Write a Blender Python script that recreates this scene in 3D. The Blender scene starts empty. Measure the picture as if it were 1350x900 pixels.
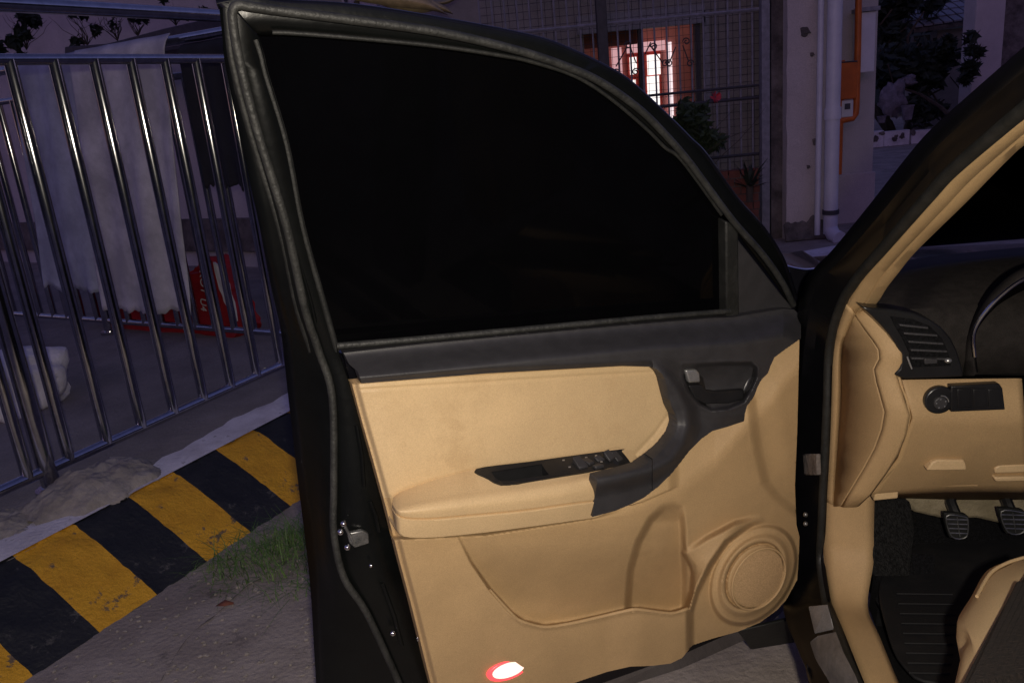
import bpy, bmesh, math, random
import numpy as np
from mathutils import Vector, Matrix
from mathutils import noise as mnoise

random.seed(7); np.random.seed(7)
scene = bpy.context.scene
R_ = math.radians

# ------------------------------------------------------------------ camera
F_PX = 1060.0                      # focal length in photograph pixels (1350 x 900)
PITCH, ROLL = R_(16.6), R_(5.5)
CAM = Vector((0, 0, 1.5))
fwd = Vector((0, math.cos(PITCH), -math.sin(PITCH)))
rgt0 = Vector((1, 0, 0)); up0 = rgt0.cross(fwd)
upv = up0*math.cos(ROLL) + rgt0*math.sin(ROLL)
rgt = rgt0*math.cos(ROLL) - up0*math.sin(ROLL)
cd = bpy.data.cameras.new('camera'); co = bpy.data.objects.new('camera', cd)
scene.collection.objects.link(co)
cd.sensor_width = 36; cd.lens = 36*F_PX/1350; cd.clip_start = .02; cd.clip_end = 2000
co.matrix_world = Matrix(((rgt.x, upv.x, -fwd.x, CAM.x), (rgt.y, upv.y, -fwd.y, CAM.y), (rgt.z, upv.z, -fwd.z, CAM.z), (0, 0, 0, 1)))
scene.camera = co
scene.render.resolution_x, scene.render.resolution_y = 1024, 682

# ------------------------------------------------------------------ world: dusk sky
w = bpy.data.worlds.new('World'); scene.world = w; w.use_nodes = True
nt = w.node_tree; nt.nodes.clear()
sky = nt.nodes.new('ShaderNodeTexSky'); sky.sky_type = 'NISHITA'; sky.sun_disc = False
sky.sun_elevation = R_(10.0); sky.sun_rotation = R_(200); sky.ozone_density = 4.0; sky.dust_density = .5
tint = nt.nodes.new('ShaderNodeMixRGB'); tint.blend_type = 'MULTIPLY'; tint.inputs[0].default_value = 1
tint.inputs[2].default_value = (1.32, .62, .82, 1)       # violet afterglow of the evening
bg = nt.nodes.new('ShaderNodeBackground'); bg.inputs[1].default_value = .057
ow = nt.nodes.new('ShaderNodeOutputWorld')
nt.links.new(sky.outputs[0], tint.inputs[1]); nt.links.new(tint.outputs[0], bg.inputs[0]); nt.links.new(bg.outputs[0], ow.inputs[0])

LAMP_POWER = 12.8; LAMP_COLOR = (1.0, .90, .75)      # added lamp at the camera, in place of its flash (built with the car below)
vs = scene.view_settings
vs.view_transform = 'Standard'; vs.look = 'None'; vs.exposure = 1.0; vs.gamma = 1; vs.use_curve_mapping = False

# ------------------------------------------------------------------ helpers
COL = scene.collection
def V(*a): return Vector(a)
def ray(px, py): return fwd + rgt*((px-675)/F_PX) - upv*((py-450)/F_PX)
def hit(px, py, p0, n):
    d = ray(px, py); return CAM + d*((p0-CAM).dot(n)/d.dot(n))
def gz(px, py, z): return hit(px, py, V(0, 0, z), V(0, 0, 1))

def tag(o, label=None, cat=None, group=None, kind=None):
    if label: o['label'] = label
    if cat: o['category'] = cat
    if group: o['group'] = group
    if kind: o['kind'] = kind
    return o
def empty(name, loc=(0, 0, 0)):
    o = bpy.data.objects.new(name, None); COL.objects.link(o); o.location = loc; o.empty_display_size = .1
    return o
def put(o, parent):
    if parent is not None:
        o.parent = parent
        if parent.type == 'EMPTY': o.matrix_parent_inverse = Matrix.Translation(-parent.location)
    return o
def obj(name, vf, mat, parent=None, smooth=True, angle=35, bevel=0, seg=2, solid=0, sub=0):
    verts, faces = vf
    verts = [Vector(v) for v in verts]
    off = V(0, 0, 0)
    if parent is None:
        n = len(verts); off = V(sum(v.x for v in verts)/n, sum(v.y for v in verts)/n, min(v.z for v in verts))
        verts = [v-off for v in verts]
    me = bpy.data.meshes.new(name); me.from_pydata(verts, [], faces); me.update()
    bm = bmesh.new(); bm.from_mesh(me); bmesh.ops.recalc_face_normals(bm, faces=bm.faces); bm.to_mesh(me); bm.free()
    o = bpy.data.objects.new(name, me); COL.objects.link(o); o.location = off
    if mat: me.materials.append(mat)
    if smooth:
        me.shade_smooth(); me.set_sharp_from_angle(angle=R_(angle))
    put(o, parent)
    if solid:
        m = o.modifiers.new('s', 'SOLIDIFY'); m.thickness = abs(solid); m.offset = -1 if solid > 0 else 1
    if bevel:
        m = o.modifiers.new('b', 'BEVEL'); m.width = bevel; m.segments = seg; m.limit_method = 'ANGLE'; m.angle_limit = R_(30)
    if sub:
        m = o.modifiers.new('u', 'SUBSURF'); m.levels = m.render_levels = sub
    return o
def copy(o, loc, parent=None):
    c = o.copy(); COL.objects.link(c); c.location = loc
    if parent is not None:
        c.parent = parent; c.matrix_parent_inverse = Matrix.Translation(-parent.location) if parent.type == 'EMPTY' else Matrix()
    return c
def merge(*vfs):
    vs_, fs = [], []
    for v, f in vfs:
        k = len(vs_); vs_ += [Vector(x) for x in v]; fs += [tuple(i+k for i in q) for q in f]
    return vs_, fs
def box(a, b):
    x0, y0, z0 = a; x1, y1, z1 = b
    v = [V(x, y, z) for z in (z0, z1) for y in (y0, y1) for x in (x0, x1)]
    return v, [(0, 2, 3, 1), (4, 5, 7, 6), (0, 1, 5, 4), (2, 6, 7, 3), (0, 4, 6, 2), (1, 3, 7, 5)]
def fbox(o, ax, ay, az, a, b):
    v, f = box(a, b); return [o + ax*p.x + ay*p.y + az*p.z for p in v], f
def prism(poly, ext):
    n = len(poly); v = [Vector(p) for p in poly] + [Vector(p)+ext for p in poly]
    f = [tuple(range(n-1, -1, -1)), tuple(range(n, 2*n))] + [(i, (i+1) % n, n+(i+1) % n, n+i) for i in range(n)]
    return v, f
def tube(path, rad, seg=10, cap=True, closed=False):
    path = [Vector(p) for p in path]; n = len(path)
    rads = rad if isinstance(rad, (list, tuple)) else [rad]*n
    v, f = [], []; nrm = None
    for i, p in enumerate(path):
        if closed: t = path[(i+1) % n]-path[i-1]
        else: t = path[min(i+1, n-1)]-path[max(i-1, 0)]
        t.normalize()
        if nrm is None:
            nrm = t.cross(V(0, 0, 1)) if abs(t.z) < .9 else t.cross(V(1, 0, 0))
        nrm = (nrm - t*nrm.dot(t)).normalized(); b = t.cross(nrm)
        for k in range(seg):
            a = 2*math.pi*k/seg; v.append(p + (nrm*math.cos(a)+b*math.sin(a))*rads[i])
    for i in range(n if closed else n-1):
        j = (i+1) % n
        for k in range(seg):
            f.append((i*seg+k, i*seg+(k+1) % seg, j*seg+(k+1) % seg, j*seg+k))
    if cap and not closed:
        f.append(tuple(range(seg-1, -1, -1))); f.append(tuple(range((n-1)*seg, n*seg)))
    return v, f
def crom(pts, n=6, closed=False):
    """smooth curve through points (any dimension)"""
    P = [np.array(p, float) for p in pts]; out = []; m = len(P)
    for i in range(m if closed else m-1):
        if closed: a, b, c, d = P[i-1], P[i], P[(i+1) % m], P[(i+2) % m]
        else: a, b, c, d = P[max(i-1, 0)], P[i], P[i+1], P[min(i+2, m-1)]
        for k in range(n):
            t = k/n
            out.append(.5*((2*b)+(c-a)*t+(2*a-5*b+4*c-d)*t*t+(3*b-a-3*c+d)*t**3))
    if not closed: out.append(P[-1])
    return out
def loft(lines, closed=False):
    n = len(lines[0]); v = [Vector(p) for L in lines for p in L]; f = []
    for i in range(len(lines)-1):
        for k in range(n-1): f.append((i*n+k, i*n+k+1, (i+1)*n+k+1, (i+1)*n+k))
    return v, f
def ss(a, b, x):
    t = np.clip((x-a)/(b-a), 0, 1); return t*t*(3-2*t)
def sd_line(X, Y, pts, closed=False):
    """distance to a polyline, and signed side (+ = right of travel on the picture)"""
    P = np.array(pts, float); best = np.full(X.shape, 1e18); sign = np.ones(X.shape)
    for i in range(len(P) if closed else len(P)-1):
        a, b = P[i], P[(i+1) % len(P)]; e = b-a
        t = np.clip(((X-a[0])*e[0]+(Y-a[1])*e[1])/(e@e+1e-12), 0, 1)
        dx, dy = X-a[0]-t*e[0], Y-a[1]-t*e[1]; d2 = dx*dx+dy*dy
        m = d2 < best; best = np.where(m, d2, best)
        cr = e[0]*(Y-a[1])-e[1]*(X-a[0]); sign = np.where(m, np.where(cr >= 0, 1., -1.), sign)
    return np.sqrt(best), sign
def inside(X, Y, pts):
    P = np.array(pts, float); c = np.zeros(X.shape, bool); j = len(P)-1
    for i in range(len(P)):
        yi, yj, xi, xj = P[i][1], P[j][1], P[i][0], P[j][0]
        if yi != yj: c ^= ((yi > Y) != (yj > Y)) & (X < (xj-xi)*(Y-yi)/(yj-yi)+xi)
        j = i
    return c
def sd_poly(X, Y, pts):
    d, _ = sd_line(X, Y, pts, True); return np.where(inside(X, Y, pts), -d, d)
def mask(X, Y, pts, soft): return 1-ss(-soft, soft, sd_poly(X, Y, pts))

# ------------------------------------------------------------------ materials
MATS = {}
def mat(name, col, rough=.6, metal=0, var=.12, scale=8, bump=0, bscale=60, spec=.5, col2=None, fac=(.4, .62), aniso=0, coat=0, emit=None, estr=0, detail=6, stretch=None, chip=None, grain=(600, .16)):
    m = bpy.data.materials.new(name); m.use_nodes = True; n = m.node_tree.nodes; l = m.node_tree.links
    b = n['Principled BSDF']; tc = n.new('ShaderNodeTexCoord')
    src = tc.outputs['Object']
    if stretch:
        mp = n.new('ShaderNodeMapping'); mp.inputs['Scale'].default_value = stretch; l.new(src, mp.inputs[0]); src = mp.outputs[0]
    nz = n.new('ShaderNodeTexNoise'); nz.inputs['Scale'].default_value = scale; nz.inputs['Detail'].default_value = detail; nz.inputs['Roughness'].default_value = .65
    l.new(src, nz.inputs['Vector'])
    rp = n.new('ShaderNodeValToRGB'); rp.color_ramp.elements[0].position, rp.color_ramp.elements[1].position = fac
    c2 = col2 or tuple(min(1, c*(1+var)) for c in col); c1 = col if col2 else tuple(c*(1-var) for c in col)
    rp.color_ramp.elements[0].color = (*c1, 1); rp.color_ramp.elements[1].color = (*c2, 1)
    l.new(nz.outputs[0], rp.inputs[0]); l.new(rp.outputs[0], b.inputs['Base Color'])
    if chip:                                  # (colour, scale, threshold): flakes, dust specks, scuffs
        n3 = n.new('ShaderNodeTexNoise'); n3.inputs['Scale'].default_value = chip[1]; n3.inputs['Detail'].default_value = 8; n3.inputs['Roughness'].default_value = .7; l.new(src, n3.inputs['Vector'])
        r3 = n.new('ShaderNodeValToRGB'); r3.color_ramp.elements[0].position = chip[2]; r3.color_ramp.elements[1].position = chip[2]+(chip[3] if len(chip) > 3 else .03); l.new(n3.outputs[0], r3.inputs[0])
        mx = n.new('ShaderNodeMixRGB'); l.new(r3.outputs[0], mx.inputs[0]); l.new(rp.outputs[0], mx.inputs[1]); mx.inputs[2].default_value = (*chip[0], 1); l.new(mx.outputs[0], b.inputs['Base Color'])
    if grain:
        lk = b.inputs['Base Color'].links[0].from_socket
        n4 = n.new('ShaderNodeTexNoise'); n4.inputs['Scale'].default_value = grain[0]; n4.inputs['Detail'].default_value = 2; l.new(src, n4.inputs['Vector'])
        mr = n.new('ShaderNodeMapRange'); mr.inputs[1].default_value = .3; mr.inputs[2].default_value = .7; mr.inputs[3].default_value = 1-grain[1]; mr.inputs[4].default_value = 1+grain[1]; l.new(n4.outputs[0], mr.inputs[0])
        vm = n.new('ShaderNodeVectorMath'); vm.operation = 'SCALE'; l.new(lk, vm.inputs[0]); l.new(mr.outputs[0], vm.inputs['Scale']); l.new(vm.outputs[0], b.inputs['Base Color'])
    b.inputs['Roughness'].default_value = rough; b.inputs['Metallic'].default_value = metal
    b.inputs['Specular IOR Level'].default_value = spec
    b.inputs['Anisotropic'].default_value = aniso
    b.inputs['Coat Weight'].default_value = coat; b.inputs['Coat Roughness'].default_value = .05
    if bump:
        n2 = n.new('ShaderNodeTexNoise'); n2.inputs['Scale'].default_value = bscale; n2.inputs['Detail'].default_value = 5
        l.new(src, n2.inputs['Vector'])
        bp = n.new('ShaderNodeBump'); bp.inputs['Strength'].default_value = bump; bp.inputs['Distance'].default_value = .01
        l.new(n2.outputs[0], bp.inputs['Height']); l.new(bp.outputs[0], b.inputs['Normal'])
    if emit:
        b.inputs['Emission Color'].default_value = (*emit, 1); b.inputs['Emission Strength'].default_value = estr
    MATS[name] = m; return m
tan = mat('tan_leather', (.53, .378, .208), .46, var=.05, scale=5, bump=.14, bscale=380, spec=.35, chip=((.48, .335, .18), 7, .56, .14), grain=(520, .10))
tanp = mat('tan_plastic', (.42, .282, .143), .6, var=.06, scale=6, bump=.22, bscale=520, spec=.3, chip=((.35, .23, .115), 5, .60, .14), grain=(650, .13))
tand = mat('tan_fabric', (.44, .29, .15), .8, var=.1, scale=300, bump=.3, bscale=700, spec=.2)
charc = mat('charcoal_plastic', (.030, .029, .032), .48, var=.1, scale=30, bump=.14, bscale=600)
blackp = mat('black_gloss_plastic', (.012, .012, .013), .32, var=.2, bump=.03, bscale=300)
paint = mat('black_car_paint', (.004, .004, .006), .2, var=.2, coat=.25, spec=.3)
openp = mat('black_opening_paint', (.003, .003, .004), .32, var=.2, spec=.18)
jamb = mat('dusty_black_paint', (.003, .0035, .0035), .30, var=.2, spec=.35, bump=.06, bscale=60, chip=((.06, .06, .055), 55, .70, .06))
rubber = mat('dusty_grey_rubber', (.012, .0125, .012), .55, col2=(.038, .038, .036), scale=22, fac=(.35, .75), bump=.25, bscale=120, chip=((.10, .10, .09), 60, .66, .08))
rubberd = mat('dark_rubber', (.008, .0085, .008), .6, col2=(.022, .022, .021), scale=30, fac=(.45, .8), bump=.15, bscale=120)
glass = mat('tinted_glass', (.0014, .0014, .0018), .05, var=.1, spec=.09, grain=None)
chrome = mat('chrome_trim', (.75, .75, .76), .18, metal=1, var=.05, grain=None)
silver = mat('silver_lever', (.50, .50, .50), .3, metal=.8, var=.06)
steelm = mat('pedal_steel', (.22, .22, .22), .38, metal=.8, var=.3, scale=40)
steel = mat('polished_stainless_tube', (.50, .50, .51), .14, metal=1, var=.10, scale=30, aniso=.72, chip=((.16, .15, .14), 45, .66, .1))
carpet = mat('dark_carpet', (.007, .007, .008), .95, var=.4, scale=200, bump=.5, bscale=400, spec=.1)
matm = mat('dusty_rubber_mat', (.006, .006, .007), .7, col2=(.016, .015, .015), scale=9, fac=(.45, .8), bump=.1, bscale=100, spec=.3, chip=((.05, .045, .04), 40, .72, .06))
scuff = mat('scuffed_sill_plate', (.12, .12, .125), .42, metal=.4, col2=(.25, .24, .24), scale=18, fac=(.35, .7), bump=.1, bscale=90)
insul = mat('beige_insulation', (.17, .14, .085), .9, col2=(.24, .20, .13), scale=20, bump=.3, bscale=90)
woven = mat('dark_woven_cover', (.010, .007, .0055), .85, col2=(.024, .016, .012), scale=90, bump=.6, bscale=160, stretch=(1, 5, 1))
conc = mat('stained_concrete', (.17, .14, .12), .9, col2=(.36, .31, .27), scale=3.2, fac=(.3, .7), bump=.6, bscale=55, detail=12, chip=((.10, .085, .075), 6, .60, .10), grain=(350, .22))
pavem = mat('pavement_cement', (.16, .14, .13), .92, col2=(.27, .24, .22), scale=2.6, fac=(.3, .7), bump=.6, bscale=50, detail=10, grain=(140, .16))
mortar = mat('rough_mortar', (.20, .175, .15), .95, col2=(.36, .32, .28), scale=9, fac=(.3, .7), bump=.9, bscale=45, detail=10)
yellow = mat('yellow_kerb_paint', (.54, .255, .010), .6, col2=(.66, .335, .016), scale=7, bump=.6, bscale=60, fac=(.3, .6), chip=((.16, .11, .06), 10, .605, .04), grain=(300, .2))
kblack = mat('black_kerb_paint', (.008, .009, .010), .6, col2=(.020, .020, .020), scale=8, bump=.6, bscale=60, fac=(.4, .75), chip=((.07, .065, .06), 11, .615, .05), grain=(300, .25))
whitew = mat('whitewash', (.50, .46, .47), .85, col2=(.72, .68, .70), scale=6, bump=.5, bscale=60, fac=(.3, .6), chip=((.25, .22, .20), 12, .62, .06))
wallp = mat('pale_render_wall', (.40, .36, .35), .9, col2=(.52, .47, .46), scale=2.0, fac=(.3, .7), bump=.25, bscale=40, detail=9, grain=(140, .16))
wallg = mat('grey_house_wall', (.20, .18, .17), .9, col2=(.30, .27, .26), scale=2.4, fac=(.3, .7), bump=.25, bscale=40, detail=9, grain=(140, .16))
pierm = mat('stained_pier_render', (.42, .36, .34), .9, col2=(.55, .48, .45), scale=1.8, fac=(.3, .65), bump=.3, bscale=50, detail=10, grain=(140, .16))
dirt_shade = mat('dirty_base_and_shade', (.06, .05, .045), .95, col2=(.20, .17, .155), scale=6, fac=(.35, .7), bump=.6, bscale=40, detail=10, grain=(140, .16))  # soil, stained bases and seams; also stands for the pier's shadowed side
pvc = mat('white_pvc', (.62, .60, .64), .45, var=.06, scale=5)
orange = mat('orange_gas_pipe', (.52, .115, .012), .5, var=.12, scale=7)
cloth = mat('white_cloth', (.50, .48, .47), .9, var=.22, scale=3, bump=.2, bscale=120)
clothb = mat('bluish_cloth', (.38, .40, .45), .9, var=.2, scale=3, bump=.2, bscale=120)
darkcl = mat('black_cloth', (.012, .012, .014), .9, var=.2)
redm = mat('red_printed_plastic', (.32, .010, .012), .55, var=.15, scale=9)
whitep = mat('white_print', (.62, .60, .58), .6, var=.03)
iron = mat('dark_iron', (.05, .045, .05), .6, var=.2, scale=20)
ironl = mat('grey_painted_iron', (.24, .23, .26), .6, var=.15, scale=20)
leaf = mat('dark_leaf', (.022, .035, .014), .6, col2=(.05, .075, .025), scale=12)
leafd = mat('darker_leaf', (.010, .015, .008), .7, col2=(.022, .032, .014), scale=12)  # darker green of weeds, slopes, trees and the spiky plant
grassm = mat('green_grass', (.05, .12, .02), .6, col2=(.13, .21, .05), scale=20)
stemm = mat('brown_stem', (.06, .045, .03), .9, var=.2)
dry = mat('dry_straw_leaf', (.45, .34, .17), .8, var=.15, scale=20)
pink = mat('pink_petal', (.65, .08, .10), .6, var=.1)
pinkw = mat('pink_room_wall', (.50, .22, .20), .8, var=.06)
redf = mat('red_door_frame', (.55, .06, .045), .6, var=.08)
litw = mat('lit_pink_white_panel', (.8, .7, .7), .5, emit=(1.0, .82, .86), estr=.5)
lit = mat('lit_pane', (.8, .8, .8), .5, emit=(1.0, .95, .92), estr=.60)
litp = mat('lit_pink_panel', (.8, .6, .6), .5, emit=(1.0, .55, .60), estr=.26)
terra = mat('terracotta', (.16, .05, .03), .85, var=.2)
redrefl = mat('red_reflector_glow', (.7, .03, .03), .3, emit=(1.0, .07, .08), estr=.8)  # the reflector's bright return, put in as emission
hotrefl = mat('reflector_core_glow', (.9, .7, .6), .3, emit=(1.0, .66, .55), estr=.62)  # white-hot middle of the reflector, also put in as emission
lens = mat('added_lens_glow', (.9, .85, .75), .4, emit=(1.0, .80, .55), estr=3)  # glowing front of the added key lamp
dashm = mat('dull_dash_pad', (.020, .017, .016), .8, var=.2, scale=40, bump=.25, bscale=400, spec=.2)
dimc = mat('dim_bundle_cloth', (.16, .14, .16), .9, var=.25, scale=9)
wind = bpy.data.materials.new('windscreen_glass'); wind.use_nodes = True
_n = wind.node_tree.nodes; _l = wind.node_tree.links; _n.clear()
_o = _n.new('ShaderNodeOutputMaterial'); _mx = _n.new('ShaderNodeMixShader'); _t = _n.new('ShaderNodeBsdfTransparent'); _g = _n.new('ShaderNodeBsdfGlossy'); _fr = _n.new('ShaderNodeFresnel')
_t.inputs[0].default_value = (.20, .20, .23, 1); _g.inputs['Roughness'].default_value = .03; _g.inputs[0].default_value = (.25, .25, .25, 1); _fr.inputs[0].default_value = 1.3
_l.new(_fr.outputs[0], _mx.inputs[0]); _l.new(_t.outputs[0], _mx.inputs[1]); _l.new(_g.outputs[0], _mx.inputs[2]); _l.new(_mx.outputs[0], _o.inputs[0])

# ------------------------------------------------------------------ frames of reference (metres)
KD = V(.5, .8660254, 0); KN = V(.8660254, -.5, 0)          # along the kerb, and from the kerb to the car
def kb(s, o, z): return KD*s + KN*o + V(0, 0, z)
HINGE = V(.638, 1.711, 0)                                  # the driver's door hinge line
HD = R_(5); CF = V(math.sin(HD), math.cos(HD), 0); CR = V(math.cos(HD), -math.sin(HD), 0)
def cw(lat, t, z): return HINGE + CR*lat - CF*t + V(0, 0, z)   # car: metres inward, metres behind the hinge, height
def cs(px, py, lat): return hit(px, py, HINGE+CR*lat, CR)
def cf(px, py, t): return hit(px, py, HINGE-CF*t, CF)
DU = V(-.9248, -.3805, 0)                                  # door: from hinge to free edge
DN = V(.3805, -.9248, 0)                                   # door: towards the cabin
BA = V(-.293, 1.328, 1.12); BB = V(.638, 1.711, 1.0)       # ends of the belt line
TL = R_(13)
upt = V(0, 0, 1)*math.cos(TL) + DN*math.sin(TL)
DNU = (BB-BA).normalized().cross(upt).normalized()
if DNU.dot(DN) < 0: DNU = -DNU
def dl(px, py, h=0): return hit(px, py, BB+DN*h, DN)         # on the lower door
def du(px, py, h=0): return hit(px, py, BB+DNU*h, DNU)       # on the leaning window part
def ds(px, py, h=0):
    d = ray(px, py); a = ((BB+DN*h-CAM).dot(DN))/d.dot(DN); b = ((BB+DNU*h-CAM).dot(DNU))/d.dot(DNU)
    return CAM + d*min(a, b)

def heightfield(outline, hfun, step, rim):
    P = np.array(outline); x0, y0 = P.min(0)-2*step; x1, y1 = P.max(0)+2*step
    xs = np.arange(x0, x1, step); ys = np.arange(y0, y1, step); X, Y = np.meshgrid(xs, ys)
    sd = sd_poly(X, Y, outline); e = .3
    gx = (sd_poly(X+e, Y, outline)-sd)/e; gy = (sd_poly(X, Y+e, outline)-sd)/e
    mv = np.where((sd > -.35*step) & (sd < 1.5*step), sd, 0)
    X = X-gx*mv; Y = Y-gy*mv
    H = hfun(X, Y)
    f3 = np.array(fwd); r3 = np.array(rgt); u3 = np.array(upv); c3 = np.array(CAM); n3 = np.array(DN)
    D = f3 + ((X-675)/F_PX)[..., None]*r3 - ((Y-450)/F_PX)[..., None]*u3
    t = ((np.array(BB)-c3)@n3 + H)/(D@n3)
    W = c3 + D*t[..., None]
    ok = sd < .8*step
    cell = ok[:-1, :-1] & ok[1:, :-1] & ok[:-1, 1:] & ok[1:, 1:]
    idx = -np.ones(X.shape, int); use = np.zeros(X.shape, bool)
    use[:-1, :-1] |= cell; use[1:, :-1] |= cell; use[:-1, 1:] |= cell; use[1:, 1:] |= cell
    idx[use] = np.arange(use.sum()); v = [Vector(p) for p in W[use].tolist()]
    ii, jj = np.nonzero(cell)
    f = list(zip(idx[ii, jj].tolist(), idx[ii+1, jj].tolist(), idx[ii+1, jj+1].tolist(), idx[ii, jj+1].tolist()))
    # the returned edge
    cnt = {}
    for q in f:
        for a, b in zip(q, q[1:]+q[:1]):
            k = (a, b) if a < b else (b, a); cnt[k] = cnt.get(k, 0)+1
    new = {}
    for (a, b), c in cnt.items():
        if c == 1:
            for i in (a, b):
                if i not in new: new[i] = len(v); v.append(v[i]-DN*rim)
            f.append((a, b, new[b], new[a]))
    return v, f

# ------------------------------------------------------------------ the setting
def sheet(x0, x1, y0, y1, n, m, zf):
    v = [V(x0+(x1-x0)*i/n, y0+(y1-y0)*j/m, 0) for j in range(m+1) for i in range(n+1)]
    for p in v: p.z = zf(p)
    f = [(j*(n+1)+i, j*(n+1)+i+1, (j+1)*(n+1)+i+1, (j+1)*(n+1)+i) for j in range(m) for i in range(n)]
    return v, f
tag(obj('ground', sheet(-300, 300, -300, 300, 4, 4, lambda p: 0), conc), kind='structure')

def nz(p, s=1.0, seed=0): return mnoise.noise(V(p[0]*s+seed*7.3, p[1]*s+seed*3.1, p[2]*s+seed))

def blob(c, rx, ry, rz, seed, n=16, m=22, rough=.2, flat=.0, ax=V(1, 0, 0), ay=V(0, 1, 0)):
    v = []; f = []
    for i in range(n+1):
        th = math.pi*i/n
        for j in range(m):
            ph = 2*math.pi*j/m; d = V(math.sin(th)*math.cos(ph), math.sin(th)*math.sin(ph), math.cos(th))
            k = 1+rough*nz(d*1.6, 1, seed)+.3*rough*nz(d*5, 1, seed)
            sx = math.copysign(abs(d.x)**(1-flat), d.x); sy = math.copysign(abs(d.y)**(1-flat), d.y); sz = math.copysign(abs(d.z)**(1-flat), d.z)
            v.append(c+ax*(sx*rx*k)+ay*(sy*ry*k)+V(0, 0, sz*rz*k))
    for i in range(n):
        for j in range(m): f.append((i*m+j, i*m+(j+1) % m, (i+1)*m+(j+1) % m, (i+1)*m+j))
    return v, f

# unseen wooded slope added behind the camera to darken what the steel reflects
hv, hf = [], []
for i in range(61):
    a = math.pi*(.92+1.22*i/60)
    for j in range(9):
        r = 14+4.5*j; z = (0, 2.2, 4.5, 6.5, 8, 9.5, 11, 12.5, 14)[j]
        p = V(r*math.cos(a), r*math.sin(a), z); p.z += 1.2*nz(p, .3) if j else -.1
        hv.append(p)
for i in range(60):
    for j in range(8): hf.append((i*9+j, i*9+j+1, (i+1)*9+j+1, (i+1)*9+j))
tag(obj('unseen_slope', (hv, hf), leafd), kind='structure')
K0, K1, KH = -2.33, -2.69, .20
def slabface(pts_a, pts_b): return loft([pts_a, pts_b])
pv = []
for i in range(61):
    for j in range(31):
        s = -6+11*i/60; o = K1-.02-11*j/30
        p = kb(s, o, 0); p.z = KH-.006 + .006*nz(p, 3)
        pv.append(p)
pf = [(i*31+j, i*31+j+1, (i+1)*31+j+1, (i+1)*31+j) for i in range(60) for j in range(30)]
ne = len(pv); edge = [i*31 for i in range(61)]
pv += [V(pv[i].x, pv[i].y, -.02) for i in edge]; pf += [(edge[k], edge[k+1], ne+k+1, ne+k) for k in range(60)]
pv += [V(pv[60*31+j].x, pv[60*31+j].y, -.02) for j in range(31)]; pf += [(60*31+j, 60*31+j+1, ne+61+j+1, ne+61+j) for j in range(30)]
tag(obj('pavement', (pv, pf), pavem), kind='structure')

core = prism([kb(-3, K0-.02, -.02), kb(-3, K1-.0, KH-.025), kb(-3, K1-.03, KH-.02), kb(-3, K1-.03, -.02)], KD*8)
kerb = tag(obj('kerb', core, conc), kind='structure')
kerb_inv = Matrix.Translation(-kerb.location)
bounds = [1.235 + .2175*k for k in range(-14, 13)]
for k in range(len(bounds)-1):
    a, b = bounds[k], bounds[k+1]; lines = []
    for i in range(13):
        s = a+(b-a)*i/12; L = []
        for j in range(19):
            q = j/18
            if q < .8:
                r = q/.8; o = K0+(K1-K0)*r; z = KH*r
            else:
                r = (q-.8)/.2; o = K1-.035*r; z = KH-.003*r
            p = kb(s, o, z); d = .008*nz(p, 14)+.006*nz(p, 40, 2)
            # chipped crown of the kerb
            crown = max(0, 1-abs(q-.8)/.14); d -= .022*crown*max(0, nz(p, 11, 4)+.25)
            if i in (0, 12): s_ = .004*nz(p, 60, 5)
            p += (KN*.48+V(0, 0, .87))*d
            L.append(p)
        lines.append(L)
    o = obj('painted_section', loft(lines), yellow if k % 2 == 0 else kblack, None, angle=60)
    # local child of the kerb
    wl = o.location.copy(); o.parent = kerb; o.location = wl-kerb.location
# whitewashed top of the kerb
wl_a, wl_b, wl_c = [], [], []
for i in range(140):
    s = -2+6*i/139; e = .19+.05*nz((s*2.2, 0, 0), 1)+.03*nz((s*9, 0, 0), 1)
    if 1.38 < s < 1.95: e *= .35+.65*abs((s-1.66)/.29)**2
    wl_a.append(kb(s, K1-.02, KH+.004)); wl_b.append(kb(s, K1-.02-e*.5, KH+.006)); wl_c.append(kb(s, K1-.02-e, KH+.002))
o = obj('whitewash', loft([wl_a, wl_b, wl_c]), whitew, None); wl = o.location.copy(); o.parent = kerb; o.location = wl-kerb.location

# ------------------------------------------------------------------ the car
car = empty('car', (HINGE.x+.6, HINGE.y-.4, 0)); tag(car, 'black car with its tan trimmed front door standing wide open', 'car')

# ---- the open door: a part of the car, its pieces are sub-parts
# rear (free) edge of the door: outer skin, jamb face, inner edge beside the panel
OUT = [(289, 3), (294, 50), (298, 88), (318, 185), (343, 300), (360, 385), (372, 440), (381, 520), (395, 640), (405, 720), (411, 780), (415, 850), (418, 900), (422, 980)]
SEA = [(308, 8), (311, 46), (317, 86), (339, 172), (377, 296), (402, 407), (420, 462), (438, 524), (440, 640), (440, 700), (453, 760), (483, 807), (523, 893), (560, 980)]
INN = [(345, 50), (350, 70), (356, 96), (383, 190), (404, 297), (430, 390), (448, 458), (464, 506), (500, 640), (517, 705), (532, 760), (545, 807), (567, 897), (592, 980)]
O3 = [ds(*q, -.035-.10*min(1, max(0, (i-4)/4))) for i, q in enumerate(OUT)]
O2 = [ds(q[0]+14, q[1], -.030-.085*min(1, max(0, (i-4)/4))) for i, q in enumerate(OUT)]
O1 = [ds(.5*q[0]+.5*s[0]+4, .5*q[1]+.5*s[1], -.030-.055*min(1, max(0, (i-4)/4))) for i, (q, s) in enumerate(zip(OUT, SEA))]
S1 = [ds(q[0], q[1], -.022-.030*min(1, max(0, (i-4)/4))) for i, q in enumerate(SEA)]
I1 = [ds(q[0]-3, q[1], -.018) for q in INN]
def cr3(pts, n=5): return [Vector(p) for p in crom([tuple(p) for p in pts], n)]
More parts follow.
